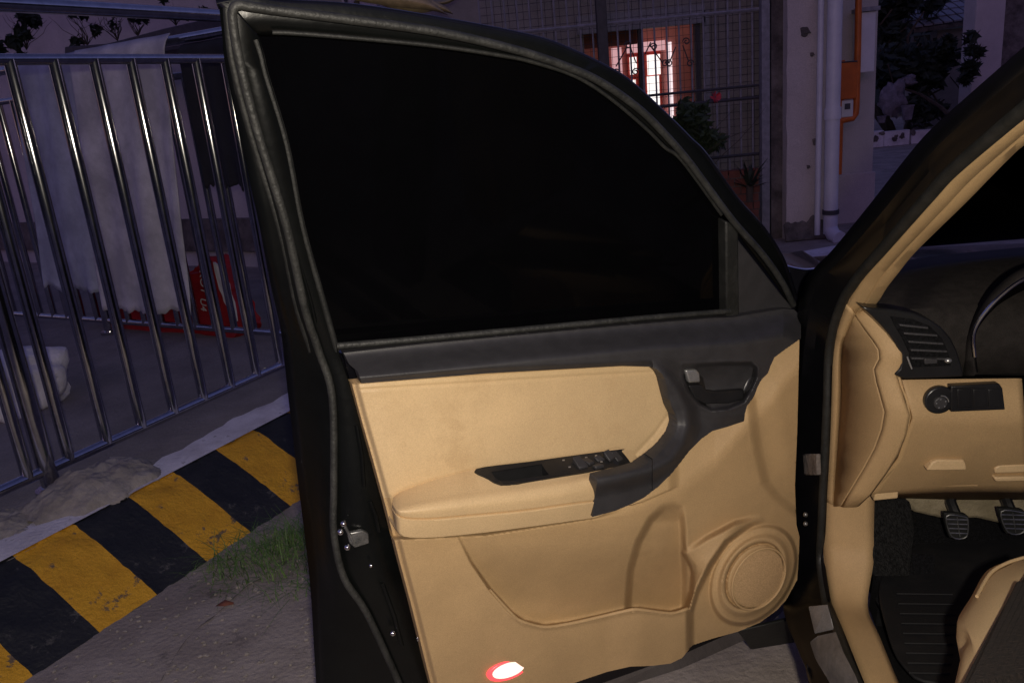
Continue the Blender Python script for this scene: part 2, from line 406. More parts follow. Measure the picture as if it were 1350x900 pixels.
# door shell below the belt: the body of the door
outl = [(372, 440), (381, 520), (395, 640), (405, 720), (411, 780), (415, 850), (418, 900), (424, 990), (600, 985), (760, 925), (900, 880), (1000, 835), (1048, 790), (1054, 700), (1054, 420), (700, 442)]
sh = [dl(*q, -.135) for q in outl]
sh2 = [dl(*q, -.048) for q in [(452, 466), (464, 512), (500, 645), (515, 705), (530, 765), (543, 815), (567, 905), (594, 985), (640, 980), (760, 912), (900, 862), (990, 822), (1038, 785), (1046, 700), (1046, 425), (700, 446)]]
nsh = len(sh); shell_v = sh+sh2; shell_f = [tuple(range(nsh)), tuple(range(2*nsh-1, nsh-1, -1))] + [(i, (i+1) % nsh, nsh+(i+1) % nsh, nsh+i) for i in range(nsh) if not (i < 7)]
door = obj('front_door', (shell_v, shell_f), paint, car, smooth=False)
door['label'] = 'open tan and black front door'
obj('door_edge', loft([cr3(L) for L in (O3, O2, O1, S1, I1)]), jamb, door, angle=50, solid=.003)
# weatherstrip running down the edge and over the top of the frame
TOPC = [(308, 8), (330, 9), (372, 15), (467, 27), (580, 43), (680, 66), (752, 90), (798, 112), (845, 146), (881, 182), (907, 212), (928, 240), (967, 292), (1005, 335), (1031, 372), (1046, 402)]
seal = [ds(*q, -.012-.028*min(1, max(0, (i-4)/4))) for i, q in enumerate(SEA)]
topseal = [du(*q, -.010) for q in TOPC[1:]]
c_a = list(reversed(seal)); corner = [du(307, 30, -.012), du(308, 12, -.011), du(316, 7, -.010)]
path = [Vector(p) for p in crom([tuple(p) for p in c_a[:-2]+corner+topseal], 5)]
obj('weatherstrip', tube(path, .0068, 12), rubber, door, angle=80)
lip = [ds(q[0]-9, q[1]+2, -.030-.050*min(1, max(0, (i-4)/4))) for i, q in enumerate(SEA)]
obj('weatherstrip', tube(cr3(lip), .006, 8), rubberd, door, angle=80)
# window frame: outer rim to inner channel, following the arch
RIM = [(285, 3), (330, -4), (372, 2), (467, 8), (580, 25), (700, 48), (752, 66), (798, 88), (830, 108), (881, 155), (907, 181), (928, 202), (967, 257), (1005, 300), (1031, 342), (1047, 390)]
INR = [(345, 50), (362, 50), (390, 51), (467, 57), (580, 68), (667, 81), (705, 89), (762, 108), (809, 138), (855, 177), (880, 202), (902, 219), (954, 290), (972, 318), (1010, 366), (1040, 405)]
MIDA = [tuple(.55*a+.45*b for a, b in zip(p, q)) for p, q in zip(RIM, INR)]; MIDB = [tuple(.2*a+.8*b for a, b in zip(p, q)) for p, q in zip(RIM, INR)]
fr_l = [cr3([du(*q, hh) for q in L]) for L, hh in ((RIM, -.052), ([(a[0], a[1]+1.5) for a in RIM], -.030), (MIDA, -.022), (MIDB, -.026), (INR, -.040))]
obj('window_frame', loft(fr_l), jamb, door, angle=40, solid=.004)
rimt = cr3([du(q[0]+1, q[1]+3, -.036) for q in RIM]); obj('frame_rim', tube(rimt, .0065, 8), paint, door, angle=80)
ch1 = cr3([du(q[0]-3, q[1]-7, -.020) for q in INR[1:13]]); obj('glass_channel', tube(ch1, .0035, 8), rubberd, door, angle=80)
ch2 = cr3([du(q[0]-8, q[1], -.020) for q in [(345, 52), (352, 75), (358, 100), (385, 190), (406, 297), (432, 390), (446, 440), (452, 462)]]); obj('glass_channel', tube(ch2, .0055, 8), rubberd, door, angle=80)
ch3 = cr3([du(q[0]-24, q[1], -.022) for q in [(350, 60), (358, 100), (385, 190), (406, 297), (432, 390), (440, 425)]]); obj('glass_channel', tube(ch3, .003, 8), jamb, door, angle=80)
GL = [(338, 40)]+[(x+4, y-9) for x, y in INR[1:13]]+[(966, 310), (966, 416), (700, 440), (436, 459), (414, 392), (388, 298), (366, 190), (342, 98)]
obj('window_glass', prism([du(*q, -.038) for q in GL], -DNU*.004), glass, door, smooth=False)
# strip of the belt, corner trim and its post
b1 = cr3([ds(*q, -.010) for q in [(444, 456), (560, 446), (700, 433), (850, 419), (962, 410)]]); obj('belt_strip', tube(b1, .006, 8), rubber, door, angle=80)
QT = [(958, 296), (975, 318), (1002, 352), (1030, 388), (1046, 406), (1030, 412), (1000, 417), (958, 421)]
obj('corner_trim', prism([du(*q, -.020) for q in QT], -DNU*.02), charc, door, bevel=.003)
obj('glass_post', prism([du(*q, -.012) for q in [(957, 292), (963, 294), (974, 306), (975, 418), (958, 420)]], -DNU*.03), rubberd, door, bevel=.004, seg=2)
# latch, striker bolts, check screws on the edge
def on_edge(px, py): return dl(px, py, -.030)
lc = on_edge(468, 708)
obj('latch', prism([dl(*q, -.020) for q in [(458, 703), (478, 699), (486, 703), (487, 716), (468, 722), (461, 716)]], -DN*.01), steelm, door, bevel=.002)
obj('latch_claw', tube([dl(455, 694, -.012), dl(462, 706, -.012), dl(466, 716, -.014), dl(476, 712, -.016)], .0028, 6), steelm, door)
bolt = None
for q in ((453, 690), (449, 701), (458, 721), (518, 834), (489, 745)):
    c = dl(*q, -.016)
    v, f = blob(V(0, 0, 0), .0062, .0062, .0062, 1, 8, 10, rough=.05)
    if bolt is None: bolt = obj('bolt', (v, f), chrome, door); bolt.location = c
    else:
        k = copy(bolt, c); k.parent = door
        if q == (489, 745): k.scale = (.7, .7, .7)
for q in ((551, 842), (543, 800)):
    k = copy(bolt, dl(*q, -.006)); k.parent = door; k.scale = (.5, .5, .9)
# ribs of the pressed black edge
for a, b in (((470, 560), (480, 640)), ((488, 660), (500, 700)), ((505, 770), (530, 850))):
    obj('pressed_rib', tube([dl(*a, -.020), dl(.5*(a[0]+b[0])+2, .5*(a[1]+b[1]), -.016), dl(*b, -.020)], .004, 8), jamb, door)

TRIM = [(453, 465), (560, 453), (680, 442), (820, 429), (940, 419), (968, 418), (1002, 412), (1033, 407), (1047, 408), (1056, 417), (1056, 446), (1036, 460), (1021, 471), (1016, 482), (1013, 491), (1003, 502), (998, 512), (994, 523), (985, 535), (982, 545), (981, 555), (960, 562), (939, 568), (924, 579), (909, 594), (900, 606), (884, 626), (867, 642), (850, 655), (833, 664), (811, 673), (781, 681), (784, 655), (788, 631), (804, 627), (818, 624), (844, 616), (864, 602), (878, 589), (889, 574), (893.5, 560), (892, 550), (886, 538), (882, 523), (877, 501), (873, 493), (866, 487), (857, 483), (820, 482), (640, 492), (477, 505), (472, 490), (461, 481)]
RIDGE = [(864, 482), (880, 500), (893, 518), (903, 540), (906, 560), (899, 582), (883, 604), (856, 620), (820, 630), (786, 637)]
BEZ = [(901, 482), (950, 479), (990, 478.5), (997, 485), (996, 497), (990, 511), (980, 529), (960, 538), (938, 540), (923, 533), (908, 515), (901, 497)]
# ---- moulded inner panel
YB_X = [440, 533, 640, 781, 845, 896, 942, 962, 985, 1003, 1070]; YB_Y = [712, 707, 702, 680, 662, 640, 605, 583, 556, 538, 460]
PANEL = [(464, 506), (476, 551), (490, 600), (510, 673), (527, 740), (543, 800), (567, 897), (585, 965), (640, 955), (700, 925), (756, 900), (800, 885), (831, 878), (860, 877), (884, 874), (899, 867), (913, 850), (940, 841), (973, 832), (1002, 820), (1024, 804), (1036, 791), (1051, 764), (1053, 733), (1054, 707), (1050, 691), (1048, 640), (1051, 570), (1053, 486), (1054, 440), (1040, 440), (860, 470), (640, 486)]
LIP = [(560, 690), (604, 709), (621, 740), (646, 776), (675, 808), (689, 818), (717, 825), (749, 821), (790, 812), (824, 804), (842, 802), (884, 807), (906, 801), (913, 788), (922, 768)]
PB = [(604, 706), (621, 740), (646, 776), (675, 808), (689, 818), (717, 825), (749, 821), (790, 812), (824, 804), (842, 802), (884, 807), (906, 801), (912, 785), (914, 757), (904, 727), (900, 700), (899, 670), (860, 672), (790, 684), (700, 694)]
BR = [(828, 810), (828, 793), (831, 751), (842, 713), (858, 684), (876, 667), (889, 662), (898, 668), (901, 700), (901, 729), (903, 760), (902, 812), (870, 812)]
FC = [(902, 728), (931, 709), (969, 689), (1002, 681), (1022, 684), (991, 691), (958, 714), (936, 745), (919, 778), (911, 803), (906, 800), (912, 778), (914, 747)]
FCR = [(1022, 684), (991, 691), (958, 714), (936, 745), (919, 778), (911, 803)]
CRZ = [(983, 530), (986, 560), (992, 600), (1002, 640), (1016, 658), (1047, 684), (1070, 694)]
SPK_U, SPK_Z = .125, .372
def uz(X, Y, h=.05):
    D = np.array(fwd)+((X-675)/F_PX)[..., None]*np.array(rgt)-((Y-450)/F_PX)[..., None]*np.array(upv)
    n3 = np.array(DN); c3 = np.array(CAM); t = ((np.array(BB)-c3)@n3+h)/(D@n3); W = c3+D*t[..., None]
    return (W-np.array(BB))@np.array(DU), W[..., 2]
su_, sz_ = uz(np.array([[952., 1039., 1002., 980.]]), np.array([[764., 740., 710., 813.]]), .055)
SPK_U, SPK_Z = .5*(su_[0, 0]+su_[0, 1]), .5*(sz_[0, 2]+sz_[0, 3]); SPK_R = .25*((su_[0, 0]-su_[0, 1])+(sz_[0, 2]-sz_[0, 3]))
def spk_profile(r):
    k = SPK_R/.098
    rr = np.array([0, .040, .074, .078, .081, .084, .088, .096, .100, .108, .118, .130])*k; hh = np.array([.068, .066, .061, .059, .052, .052, .064, .065, .061, .052, .047, .050])
    return np.interp(r, rr, hh)
def panel_h(X, Y):
    yb = np.interp(X, YB_X, YB_Y); top = np.interp(X, [464, 860, 1054], [506, 482, 430])
    right = ss(770, 860, X)
    low = ss(-3-11*right, 5+11*right, Y-yb)
    h_up = .020+.010*ss(0, 140, Y-top)*(1-right)
    h_up = h_up + right*.032*ss(-62, 0, Y-yb)
    h_lo = .060-.034*np.clip((Y-yb)/200, 0, 1.3)
    h = h_up*(1-low)+h_lo*low
    # stitched line under the trim and the diagonal crease in the insert
    h = h-.0022*np.exp(-((Y-top-8)/1.8)**2)*(X < 868)*(X > 474)
    d, s = sd_line(X, Y, [(892, 528), (882, 545), (862, 573), (836, 600)]); h = h+np.where((s < 0) & (Y < yb) & (X > 830), .010*ss(0, 26, d)*(1-ss(880, 896, X)), 0)-.0016*np.exp(-(d/2.2)**2)*(Y < yb)
    # left edge turns back
    dl_, s2 = sd_line(X, Y, [(464, 506), (476, 551), (490, 600), (510, 673), (527, 740), (543, 800), (567, 897), (585, 965)])
    h = h-.014*(1-ss(2, 10, dl_))-.004*(1-ss(6, 40, dl_))
    # recess behind the map pocket, growing deeper downwards
    h = h-.046*ss(700, 800, Y)*mask(X, Y, PB, 3.0)-.004*mask(X, Y, PB, 3)*ss(690, 712, Y)
    # pocket wall standing proud below the lip
    ylip = np.interp(X, [p[0] for p in LIP], [p[1] for p in LIP])
    below = (1-ss(-2, 2.5, ylip-Y))
    wall = ss(585, 730, X)*(1-ss(903, 916, X))*below
    wall *= 1-.35*ss(0, 110, Y-ylip)
    h = h+wall*(.022+.024*ss(795, 850, X))
    dlip, _ = sd_line(X, Y, LIP[4:13]); h = h+.006*np.exp(-((dlip)/4.0)**2)*ss(640, 700, X)
    # bottle recess
    h = h-.030*mask(X, Y, BR, 6)*ss(655, 690, Y)*(1-below)
    # speaker
    u, z = uz(X, Y); r = np.hypot(u-SPK_U, z-SPK_Z); k = SPK_R/.098
    pm = (1-ss(.119*k, .134*k, r)); hs = spk_profile(r)
    h = h*(1-pm)+hs*pm
    dr, _ = sd_line(X, Y, FCR); dle, _ = sd_line(X, Y, [(904, 727), (914, 757), (906, 800)])
    fh_ = .046+.040*(dle/(dle+dr+1e-6)); fm = mask(X, Y, FC, 5.0)*(1-ss(955, 1012, X))
    h = h*(1-fm)+np.maximum(h, fh_)*fm
    # forward part falls away beyond the curved crease
    dc, sc = sd_line(X, Y, CRZ); rt = np.where(sc < 0, dc, 0); h = h-(.016*ss(0, 16, rt)-.010*ss(16, 50, rt))*(1-pm)
    h = h-.05*(1-ss(-9, -4, sd_poly(X, Y, TRIM)))
    h = h + .0012*np.sin(X*.021)*np.sin(Y*.017)
    return h
pvf = heightfield(PANEL, panel_h, 1.25, .03)
panel = obj('inner_panel', pvf, tanp, door, angle=70)
INS = [(466, 507), (560, 499.5), (700, 490), (820, 482.5), (857, 483), (866, 487), (873, 493), (877, 501), (882, 523), (886, 538), (892, 550), (893, 560), (889, 574), (878, 589), (864, 602), (850, 612), (843, 606), (834, 598), (815, 593), (760, 602), (690, 611), (627, 620), (567, 635), (535, 646), (519, 656), (506, 656), (491, 600), (477, 551)]
obj('leather_insert', heightfield(INS, lambda X, Y: panel_h(X, Y)+.0022-.0022*(1-ss(0, 5, -sd_poly(X, Y, INS))), 1.4, .004), tan, door, angle=70)
lipc = crom(LIP[3:13], 5); lph = [float(panel_h(np.array([[p[0]]]), np.array([[p[1]+4.]]))[0, 0]) for p in lipc]
obj('pocket_lip', tube([dl(p[0], p[1]+1.0, h_-.002) for p, h_ in zip(lipc, lph)], [.0022+.0016*min(1, i/8) for i in range(len(lipc))], 10), tanp, door, angle=80)
# a fixing plug at the front of the panel
pl_c = dl(1046, 481, .028); obj('plug', blob(pl_c, .007, .004, .007, 2, 8, 12, rough=.02), tanp, door)
# speaker grille cloth
gv, gf = [], []
gc_ = BB+DU*SPK_U; gc_ = V(gc_.x, gc_.y, SPK_Z)
for i in range(9):
    rr = .0735*SPK_R/.098*i/8
    for k in range(40):
        a = 6.2832*k/40; gv.append(gc_+DN*(.0705-.006*(i/8)**2)+DU*(rr*math.cos(a))+V(0, 0, rr*math.sin(a)))
gf = [(i*40+k, i*40+(k+1) % 40, (i+1)*40+(k+1) % 40, (i+1)*40+k) for i in range(8) for k in range(40)]
obj('speaker_grille', (gv, gf), tand, door, angle=80)
rp = [gc_+DN*.066+DU*(.079*SPK_R/.098*math.cos(6.2832*k/60))+V(0, 0, .079*SPK_R/.098*math.sin(6.2832*k/60)) for k in range(60)]
obj('speaker_ring', tube(rp, .0028, 8, closed=True), tanp, door, angle=80)

# ---- dark upper trim flowing into the pull handle
def trim_h(X, Y):
    yt = np.interp(X, [453, 680, 968, 1033, 1056], [465, 442, 418, 407, 414]); ybm = np.interp(X, [453, 476, 640, 857], [503, 505, 492, 483])
    cz = np.interp(X, [453, 860, 1056], [25, 22, 26])
    v = Y-yt
    h = .002+.040*ss(0, 1, v/cz*.62+.02)*1.35
    h = np.where(v > cz, np.maximum(h, .040+.0), h); h = h+.004*ss(cz, cz+16, v)
    bot = 1-ss(0, 9, ybm-Y); h = h-np.where(X < 860, .010*bot, 0)
    h = h+.056*ss(550, 630, Y)*(1-ss(985, 1010, X))
    d, s = sd_line(X, Y, RIDGE); s = -s          # s>0 : inside (left/above) of the curve
    sw = ss(470, 500, Y)*(1-ss(915, 960, X)*(1-ss(545, 570, Y)))*ss(845, 875, X+np.where(Y > 590, 400, 0))
    h = h+sw*(.011*np.exp(-(d/9)**2)) - sw*np.where(s > 0, .016*ss(2, 20, d), 0) - sw*np.where((s < 0) & (Y > 560), .012*ss(14, 60, d), 0)
    h = h+.004*(1-ss(805, 850, X))*ss(600, 625, Y)
    m = mask(X, Y, BEZ, 3.4); h = h+.0035*np.exp(-(sd_poly(X, Y, BEZ)/4.)**2)
    dp_ = .034*(.50+.50*ss(905, 965, X))*(.55+.45*np.sin(np.pi*np.clip((Y-478)/58, 0, 1)))
    return h-dp_*m
obj('upper_trim', heightfield(TRIM, trim_h, 1.25, .03), charc, door, angle=70)
bzc = np.array([953., 508.]); BZI = [tuple(bzc+(np.array(p)-bzc)*.955) for p in BEZ]
def bowl_h(X, Y):
    d = np.clip(-sd_poly(X, Y, BZI)/26, 0, 1); return .042-.024*np.sqrt(np.clip(1-(1-d)**2, 0, 1))*(.6+.4*ss(905, 965, X))
obj('release_recess', heightfield(BZI, bowl_h, 1.3, .006), blackp, door, angle=80)
# door release lever and lock knob in their recess
obj('release_lever', prism([dl(*q, .044) for q in [(908, 508), (926, 507), (932, 514), (944, 516), (982, 513), (981, 527), (962, 532), (930, 533), (916, 525)]], -DN*.014), blackp, door, bevel=.004, seg=3)
obj('lock_knob', prism([dl(*q, .048) for q in [(904, 488), (919, 487), (923, 492), (924, 504), (909, 505)]], -DN*.02), silver, door, bevel=.004, seg=3)

# ---- armrest, lofted from the panel outwards
ARM = [ # back edge, front edge of the top, seam, foot
    ((519, 653), (517.5, 661), (517, 668), (520, 688)), ((523, 650), (523, 668), (523, 676), (524, 700)), ((535, 644), (534, 668), (535, 681), (534, 707)), ((567, 633), (567, 663), (567, 682), (567, 708)),
    ((627, 618), (625, 655), (625, 677), (625, 703)), ((690, 609), (690, 647), (690, 671), (690, 695)), ((760, 600), (755, 636), (755, 662), (755, 686)), ((815, 591), (792, 627), (790, 657), (790, 680)), ((834, 597), (822, 622), (812, 645), (806, 668)), ((843, 606), (846, 614), (832, 630), (822, 652))]
AH = [(.024, .045, .05, .05), (.026, .074, .080, .074), (.028, .084, .090, .082), (.030, .088, .094, .085), (.030, .088, .094, .085), (.030, .088, .094, .085), (.030, .088, .094, .085), (.030, .084, .090, .082), (.030, .060, .070, .070), (.030, .040, .045, .045)]
A_ = np.array([[list(p)+[h] for p, h in zip(r, hh)] for r, hh in zip(ARM, AH)])
AS = np.array(crom([r.ravel() for r in A_], 12)).reshape(-1, 4, 3)
SWP = [(628, 620), (700, 610), (814, 594.5), (820, 597), (831, 611), (829, 614), (755, 627), (690, 638), (672, 640.5), (658, 640), (644, 633)]
lines = []
for st in AS:
    bk, ed, sm, ft = st
    prof = [bk+(ed-bk)*u for u in np.linspace(0, .80, 14)]
    c1 = ed; mid = (ed+sm)/2
    rnd_ = [np.array(p) for p in crom([prof[-1], ed+np.array([0, 1.0, .002]), mid+np.array([0, 0, .006]), sm], 6)[1:]]
    seam = [sm+np.array([0, 1.2, -.004]), sm+np.array([0, 3.0, .001])]
    lowr = [np.array(p) for p in crom([sm+np.array([0, 3.5, .0015]), (sm+ft)/2+np.array([0, 0, .002]), ft], 4)]
    L = [dl(p[0], p[1], p[2]) for p in prof+rnd_+seam+lowr]
    # the switch panel sits in a well
    for i, p in enumerate(prof):
        if i > 0 and sd_poly(np.array([p[0]]), np.array([p[1]]), SWP)[0] < -4.5: L[i] = L[i]-V(0, 0, .03)
    f_ = L[-1]; L += [f_-DN*.02+V(0, 0, -.003), f_-DN*.055+V(0, 0, -.004)]
    lines.append(L)
arm = obj('armrest', loft(lines), tan, door, angle=60)
def arm_pt(px, py, dz=0):
    best = None
    for st in AS:                       # nearest station by the back edge / front edge line
        bk, ed = st[0], st[1]; xx = bk[0]+(ed[0]-bk[0])*np.clip((py-bk[1])/(ed[1]-bk[1]+1e-6), 0, 1)
        if best is None or abs(xx-px) < best[0]: best = (abs(xx-px), bk, ed)
    _, bk, ed = best; q = np.clip((py-bk[1])/(ed[1]-bk[1]+1e-6), 0, 1); return dl(px, py, bk[2]+(ed[2]-bk[2])*q)+V(0, 0, dz)
def ring_plate(outer, hole, dz, th):
    bm = bmesh.new(); es = []
    for L in (outer, hole):
        vs__ = [bm.verts.new(arm_pt(*q, dz)) for q in L]
        es += [bm.edges.new((vs__[i], vs__[(i+1) % len(vs__)])) for i in range(len(vs__))]
    bmesh.ops.triangle_fill(bm, edges=es, use_beauty=True)
    bm.verts.index_update(); v = [x.co.copy() for x in bm.verts]; f = [tuple(x.index for x in q.verts) for q in bm.faces]; bm.free(); return v, f
SWO = crom(SWP, 4, True)
CUP = [(648, 624), (690, 617.5), (714, 613.5), (724, 628), (700, 631), (672, 636), (660, 636), (652, 631)]
obj('switch_panel', ring_plate([tuple(p) for p in SWO], CUP, .0035, 0), blackp, door, smooth=False, solid=.006)
cb = [arm_pt(*q, -.026) for q in CUP]; ct = [arm_pt(*q, .002) for q in CUP]
obj('grab_cup', (ct+cb, [(i, (i+1) % 8, 8+(i+1) % 8, 8+i) for i in range(8)]+[tuple(range(15, 7, -1))]), blackp, door, smooth=False)
def button(quad, h1, h2, m=blackp):
    b_ = [arm_pt(*q, .003) for q in quad]; t_ = [arm_pt(*q, (h1, h1, h2, h2)[i]) for i, q in enumerate(quad)]
    return obj('switch', (b_+t_, [(0, 1, 2, 3), (7, 6, 5, 4)]+[(i, (i+1) % 4, 4+(i+1) % 4, 4+i) for i in range(4)]), m, door, bevel=.0012)
for qd, a_, b_ in (([(755, 611), (764, 608), (776, 618), (764, 621)], .014, .008), ([(766, 608), (774, 606), (784, 613), (777, 616)], .006, .009), ([(781, 617), (789, 614), (797, 618), (786, 621)], .007, .010), ([(796, 603), (803, 600), (812, 606), (804, 611)], .014, .008), ([(783, 606), (791, 604), (798, 608), (789, 611)], .008, .006), ([(806, 600), (812, 598), (822, 608), (815, 611)], .008, .006)):
    button(qd, a_, b_, charc)
for q in ((743, 609), (751, 618), (773, 605.5), (786, 603), (793, 611)):
    obj('switch_mark', prism([arm_pt(q[0]+a, q[1]+b, .0042) for a, b in ((-1.6, -.6), (1.4, -1), (1.8, .6), (-1.2, 1))], V(0, 0, .0004)), silver, door, smooth=False)
# red reflector at the foot of the door, its flash return added as glow
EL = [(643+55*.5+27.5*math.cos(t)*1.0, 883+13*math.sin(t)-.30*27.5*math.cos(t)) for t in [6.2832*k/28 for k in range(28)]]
def refl_h(px, py): return float(panel_h(np.array([[px]]), np.array([[py]]))[0, 0])
hL = refl_h(670, 883)+.003
cl = obj('door_reflector', prism([dl(*q, hL) for q in EL], -DN*.012), redrefl, door, bevel=.002)
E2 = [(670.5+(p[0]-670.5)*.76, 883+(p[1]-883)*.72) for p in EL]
obj('reflector_flash_core', prism([dl(*q, hL+.0016) for q in E2], -DN*.004), hotrefl, door, smooth=False)

# ------------------------------------------------------------------ body round the opening
J0 = [((1350, 62), 0), ((1311, 96), 0), ((1233, 166), 0), ((1197, 207), 0), ((1146, 272), 0), ((1099, 329), 0), ((1078, 350), 0), ((1062, 372), 0), ((1054, 410), 0), ((1046, 486), .0), ((1044, 570), .0), ((1042, 640), .0), ((1040, 700), 0), ((1036, 750), 0), ((1036, 785), -.02), ((1034, 808), -.05), ((1049, 849), -.07), ((1071, 900), -.08), ((1092, 945), -.08)]
J1 = [(1350, 150), (1325, 171), (1254, 233), (1225, 265), (1168, 330), (1139, 363), (1128, 380), (1117, 399), (1103, 437), (1098, 468), (1096, 530), (1091, 633), (1088, 700), (1087, 735), (1095, 788), (1099, 800), (1113, 833), (1140, 900), (1160, 945)]
J1L = [.05]*13+[.05, .035, .03, .02, .0, -.005]
j0 = [cs(*q, l) for q, l in J0]; j1 = [cs(*q, l) for q, l in zip(J1, J1L)]
ext0 = j0[0]+(j0[0]-j0[2]); ext1 = j1[0]+(j1[0]-j1[2])
j0 = [ext0]+j0; j1 = [ext1]+j1
jm = [a.lerp(b, .5)+CR*(.004) for a, b in zip(j0, j1)]
jo = [a+CR*.0+CF*.12 for a in j0]
obj('door_opening', loft([cr3(L) for L in (j0, [a.lerp(b, .2)-CF*.02 for a, b in zip(j0, j1)], jm, [a.lerp(b, .85) for a, b in zip(j0, j1)], j1)]), openp, car, angle=40, solid=.004)
obj('opening_seal', tube(cr3([a.lerp(b, .88)-CF*.006 for a, b in zip(j0, j1)]), .010, 10), rubberd, car, angle=80)
hb_ = cs(1070, 610, .02); obj('door_check', tube([cs(1066, 606, .02), cs(1072, 612, .025), cs(1068, 620, .02)], .007, 8), steelm, car)
obj('door_check_bracket', prism([cs(*q, .012) for q in [(1058, 598), (1076, 598), (1077, 626), (1060, 626)]], CR*.01), dirt_shade, car, bevel=.003)
for q in ((1062, 678), (1062, 690)): obj('hinge_bolt', blob(cs(*q, .0), .0055, .0055, .0055, 1, 8, 10, rough=.05), steelm, car)
# fender, bonnet, wheel ahead of the door
fen = [cw(-.02, .0, .96), cw(-.06, -.35, .93), cw(-.07, -.9, .87), cw(-.02, -1.35, .78)]
fen2 = [p-V(0, 0, .28)-CR*.02 for p in fen]; fen3 = [p-V(0, 0, .62)+CR*.01 for p in fen]
fint = [p+CR*.12+V(0, 0, .03) for p in fen]; hood = [p+CR*.72+V(0, 0, .05) for p in fen]; hood2 = [p+CR*1.42+V(0, 0, .02) for p in fen]
obj('front_fender', loft([cr3(L) for L in (fen3, fen2, fen, fint)]), paint, car, solid=.004, angle=50)
obj('bonnet', loft([cr3(L) for L in ([p+V(0, 0, .002) for p in fint], hood, hood2)]), paint, car, solid=.004, angle=50)
mir = empty('tmp'); bpy.data.objects.remove(mir)
mw = [cs(1030, 352, -.02), cs(1045, 353, -.02), cs(1075, 352, -.02), cs(1080, 362, -.02), cs(1060, 372, -.02), cs(1035, 366, -.02)]
obj('cowl_edge', prism([hit(*q, cw(0, -.12, 0), CF) for q in [(1030, 349), (1050, 353), (1066, 355), (1080, 352), (1092, 350), (1092, 420), (1040, 420)]], CF*.2), paint, car, bevel=.006)
ch_ = cr3([hit(*q, cw(0, -.12, 0), CF) for q in [(1029, 348), (1048, 353), (1062, 355), (1074, 354)]]); obj('cowl_bright_edge', tube(ch_, .003, 6), chrome, car)
def wheel(c):
    prof = [(.20, -.10), (.28, -.115), (.335, -.10), (.355, -.06), (.36, 0), (.355, .06), (.335, .10), (.28, .115), (.20, .10)]
    v = [c+CR*b+CF*(a*math.cos(t))+V(0, 0, a*math.sin(t)) for a, b in prof for t in [6.2832*k/40 for k in range(40)]]
    f = [(i*40+k, i*40+(k+1) % 40, (i+1)*40+(k+1) % 40, (i+1)*40+k) for i in range(len(prof)-1) for k in range(40)]
    wh = obj('front_wheel', (v, f), rubberd, car, angle=40)
    prof = [(.02, -.07), (.12, -.085), (.18, -.07), (.20, -.098)]
    v = [c+CR*b+CF*(a*math.cos(t))+V(0, 0, a*math.sin(t)) for a, b in prof for t in [6.2832*k/40 for k in range(40)]]
    f = [(i*40+k, i*40+(k+1) % 40, (i+1)*40+(k+1) % 40, (i+1)*40+k) for i in range(3) for k in range(40)]
    obj('rim', (v, f), silver, wh)
wheel(cw(.10, -.62, .36))
obj('mud_flap', prism([gz(972, 832, .22), gz(1046, 815, .22), gz(1052, 846, .04), gz(990, 856, .04)], CF*.012), rubberd, car, bevel=.004)
# roof and centre pillar
rf0 = [cw(.03, .95, 1.60), cw(.03, 1.6, 1.68), cw(.03, 2.6, 1.68)]; rf1 = [p+CR*.25+V(0, 0, .05) for p in rf0]; rf2 = [p+CR*.7+V(0, 0, .07) for p in rf0]; rf3 = [p+CR*1.37 for p in rf0]
obj('roof', loft([cr3(L) for L in (rf0, rf1, rf2, rf3)]), paint, car, solid=.005)
obj('headliner', loft([cr3([p-V(0, 0, .02)+CR*.02 for p in L]) for L in (rf0, rf1, rf2, rf3)]), tand, car, solid=.01)
obj('centre_pillar', prism([cw(-.03, 1.2, .35), cw(.02, 1.2, 1.05), cw(.05, 1.26, 1.58), cw(.05, 1.36, 1.58), cw(.02, 1.38, 1.05), cw(-.03, 1.40, .35)], CR*.08), paint, car, bevel=.01)
# windscreen
ws = [cf(1180, 345, -.30), cf(1420, 330, -.30)]
obj('windscreen', ([cw(.13, -.20, 1.08), cw(1.30, -.20, 1.08), cw(1.22, .80, 1.57), cw(.12, .80, 1.57)], [(0, 1, 2, 3)]), wind, car, solid=.004, smooth=False)
# A-pillar trim
PO = J1[:8]+[(1110, 416)]; PI = [(1350, 187), (1335, 200), (1303, 233), (1270, 267), (1206, 330), (1181, 361), (1168, 378), (1154, 399), (1134, 414)]
po = [cs(*q, .052) for q in PO]; pi = [cs(*q, .10) for q in PI]
po = [po[0]+(po[0]-po[2])]+po; pi = [pi[0]+(pi[0]-pi[2])]+pi
pm1 = [a.lerp(b, .42)-CF*.012 for a, b in zip(po, pi)]; pm2 = [a.lerp(b, .50)-CF*.004 for a, b in zip(po, pi)]; pm3 = [a.lerp(b, .58)-CF*.012 for a, b in zip(po, pi)]
obj('pillar_trim', loft([cr3(L) for L in (po, [a.lerp(b, .1)-CF*.010 for a, b in zip(po, pi)], pm1, pm2, pm3, [a.lerp(b, .95)-CF*.004 for a, b in zip(po, pi)], pi)]), tanp, car, angle=60, solid=.003)
FO = [(1117, 399), (1103, 437), (1098, 468), (1096, 530), (1092, 600), (1090, 660)]; FI = [(1127, 412), (1116, 437), (1109, 462), (1107, 530), (1103, 600), (1100, 664)]
fo = [cs(*q, .052) for q in FO]; fi = [cs(*q, .068) for q in FI]
obj('opening_trim', loft([cr3(L) for L in (fo, [a.lerp(b, .5)-CF*.008 for a, b in zip(fo, fi)], fi)]), tanp, car, angle=70, solid=.004)
KO = [(1090, 656), (1088, 700), (1087, 735), (1095, 788), (1113, 833), (1140, 900), (1160, 945)]; KI = [(1152, 650), (1151, 700), (1151, 740), (1143, 799), (1159, 841), (1183, 900), (1206, 945)]
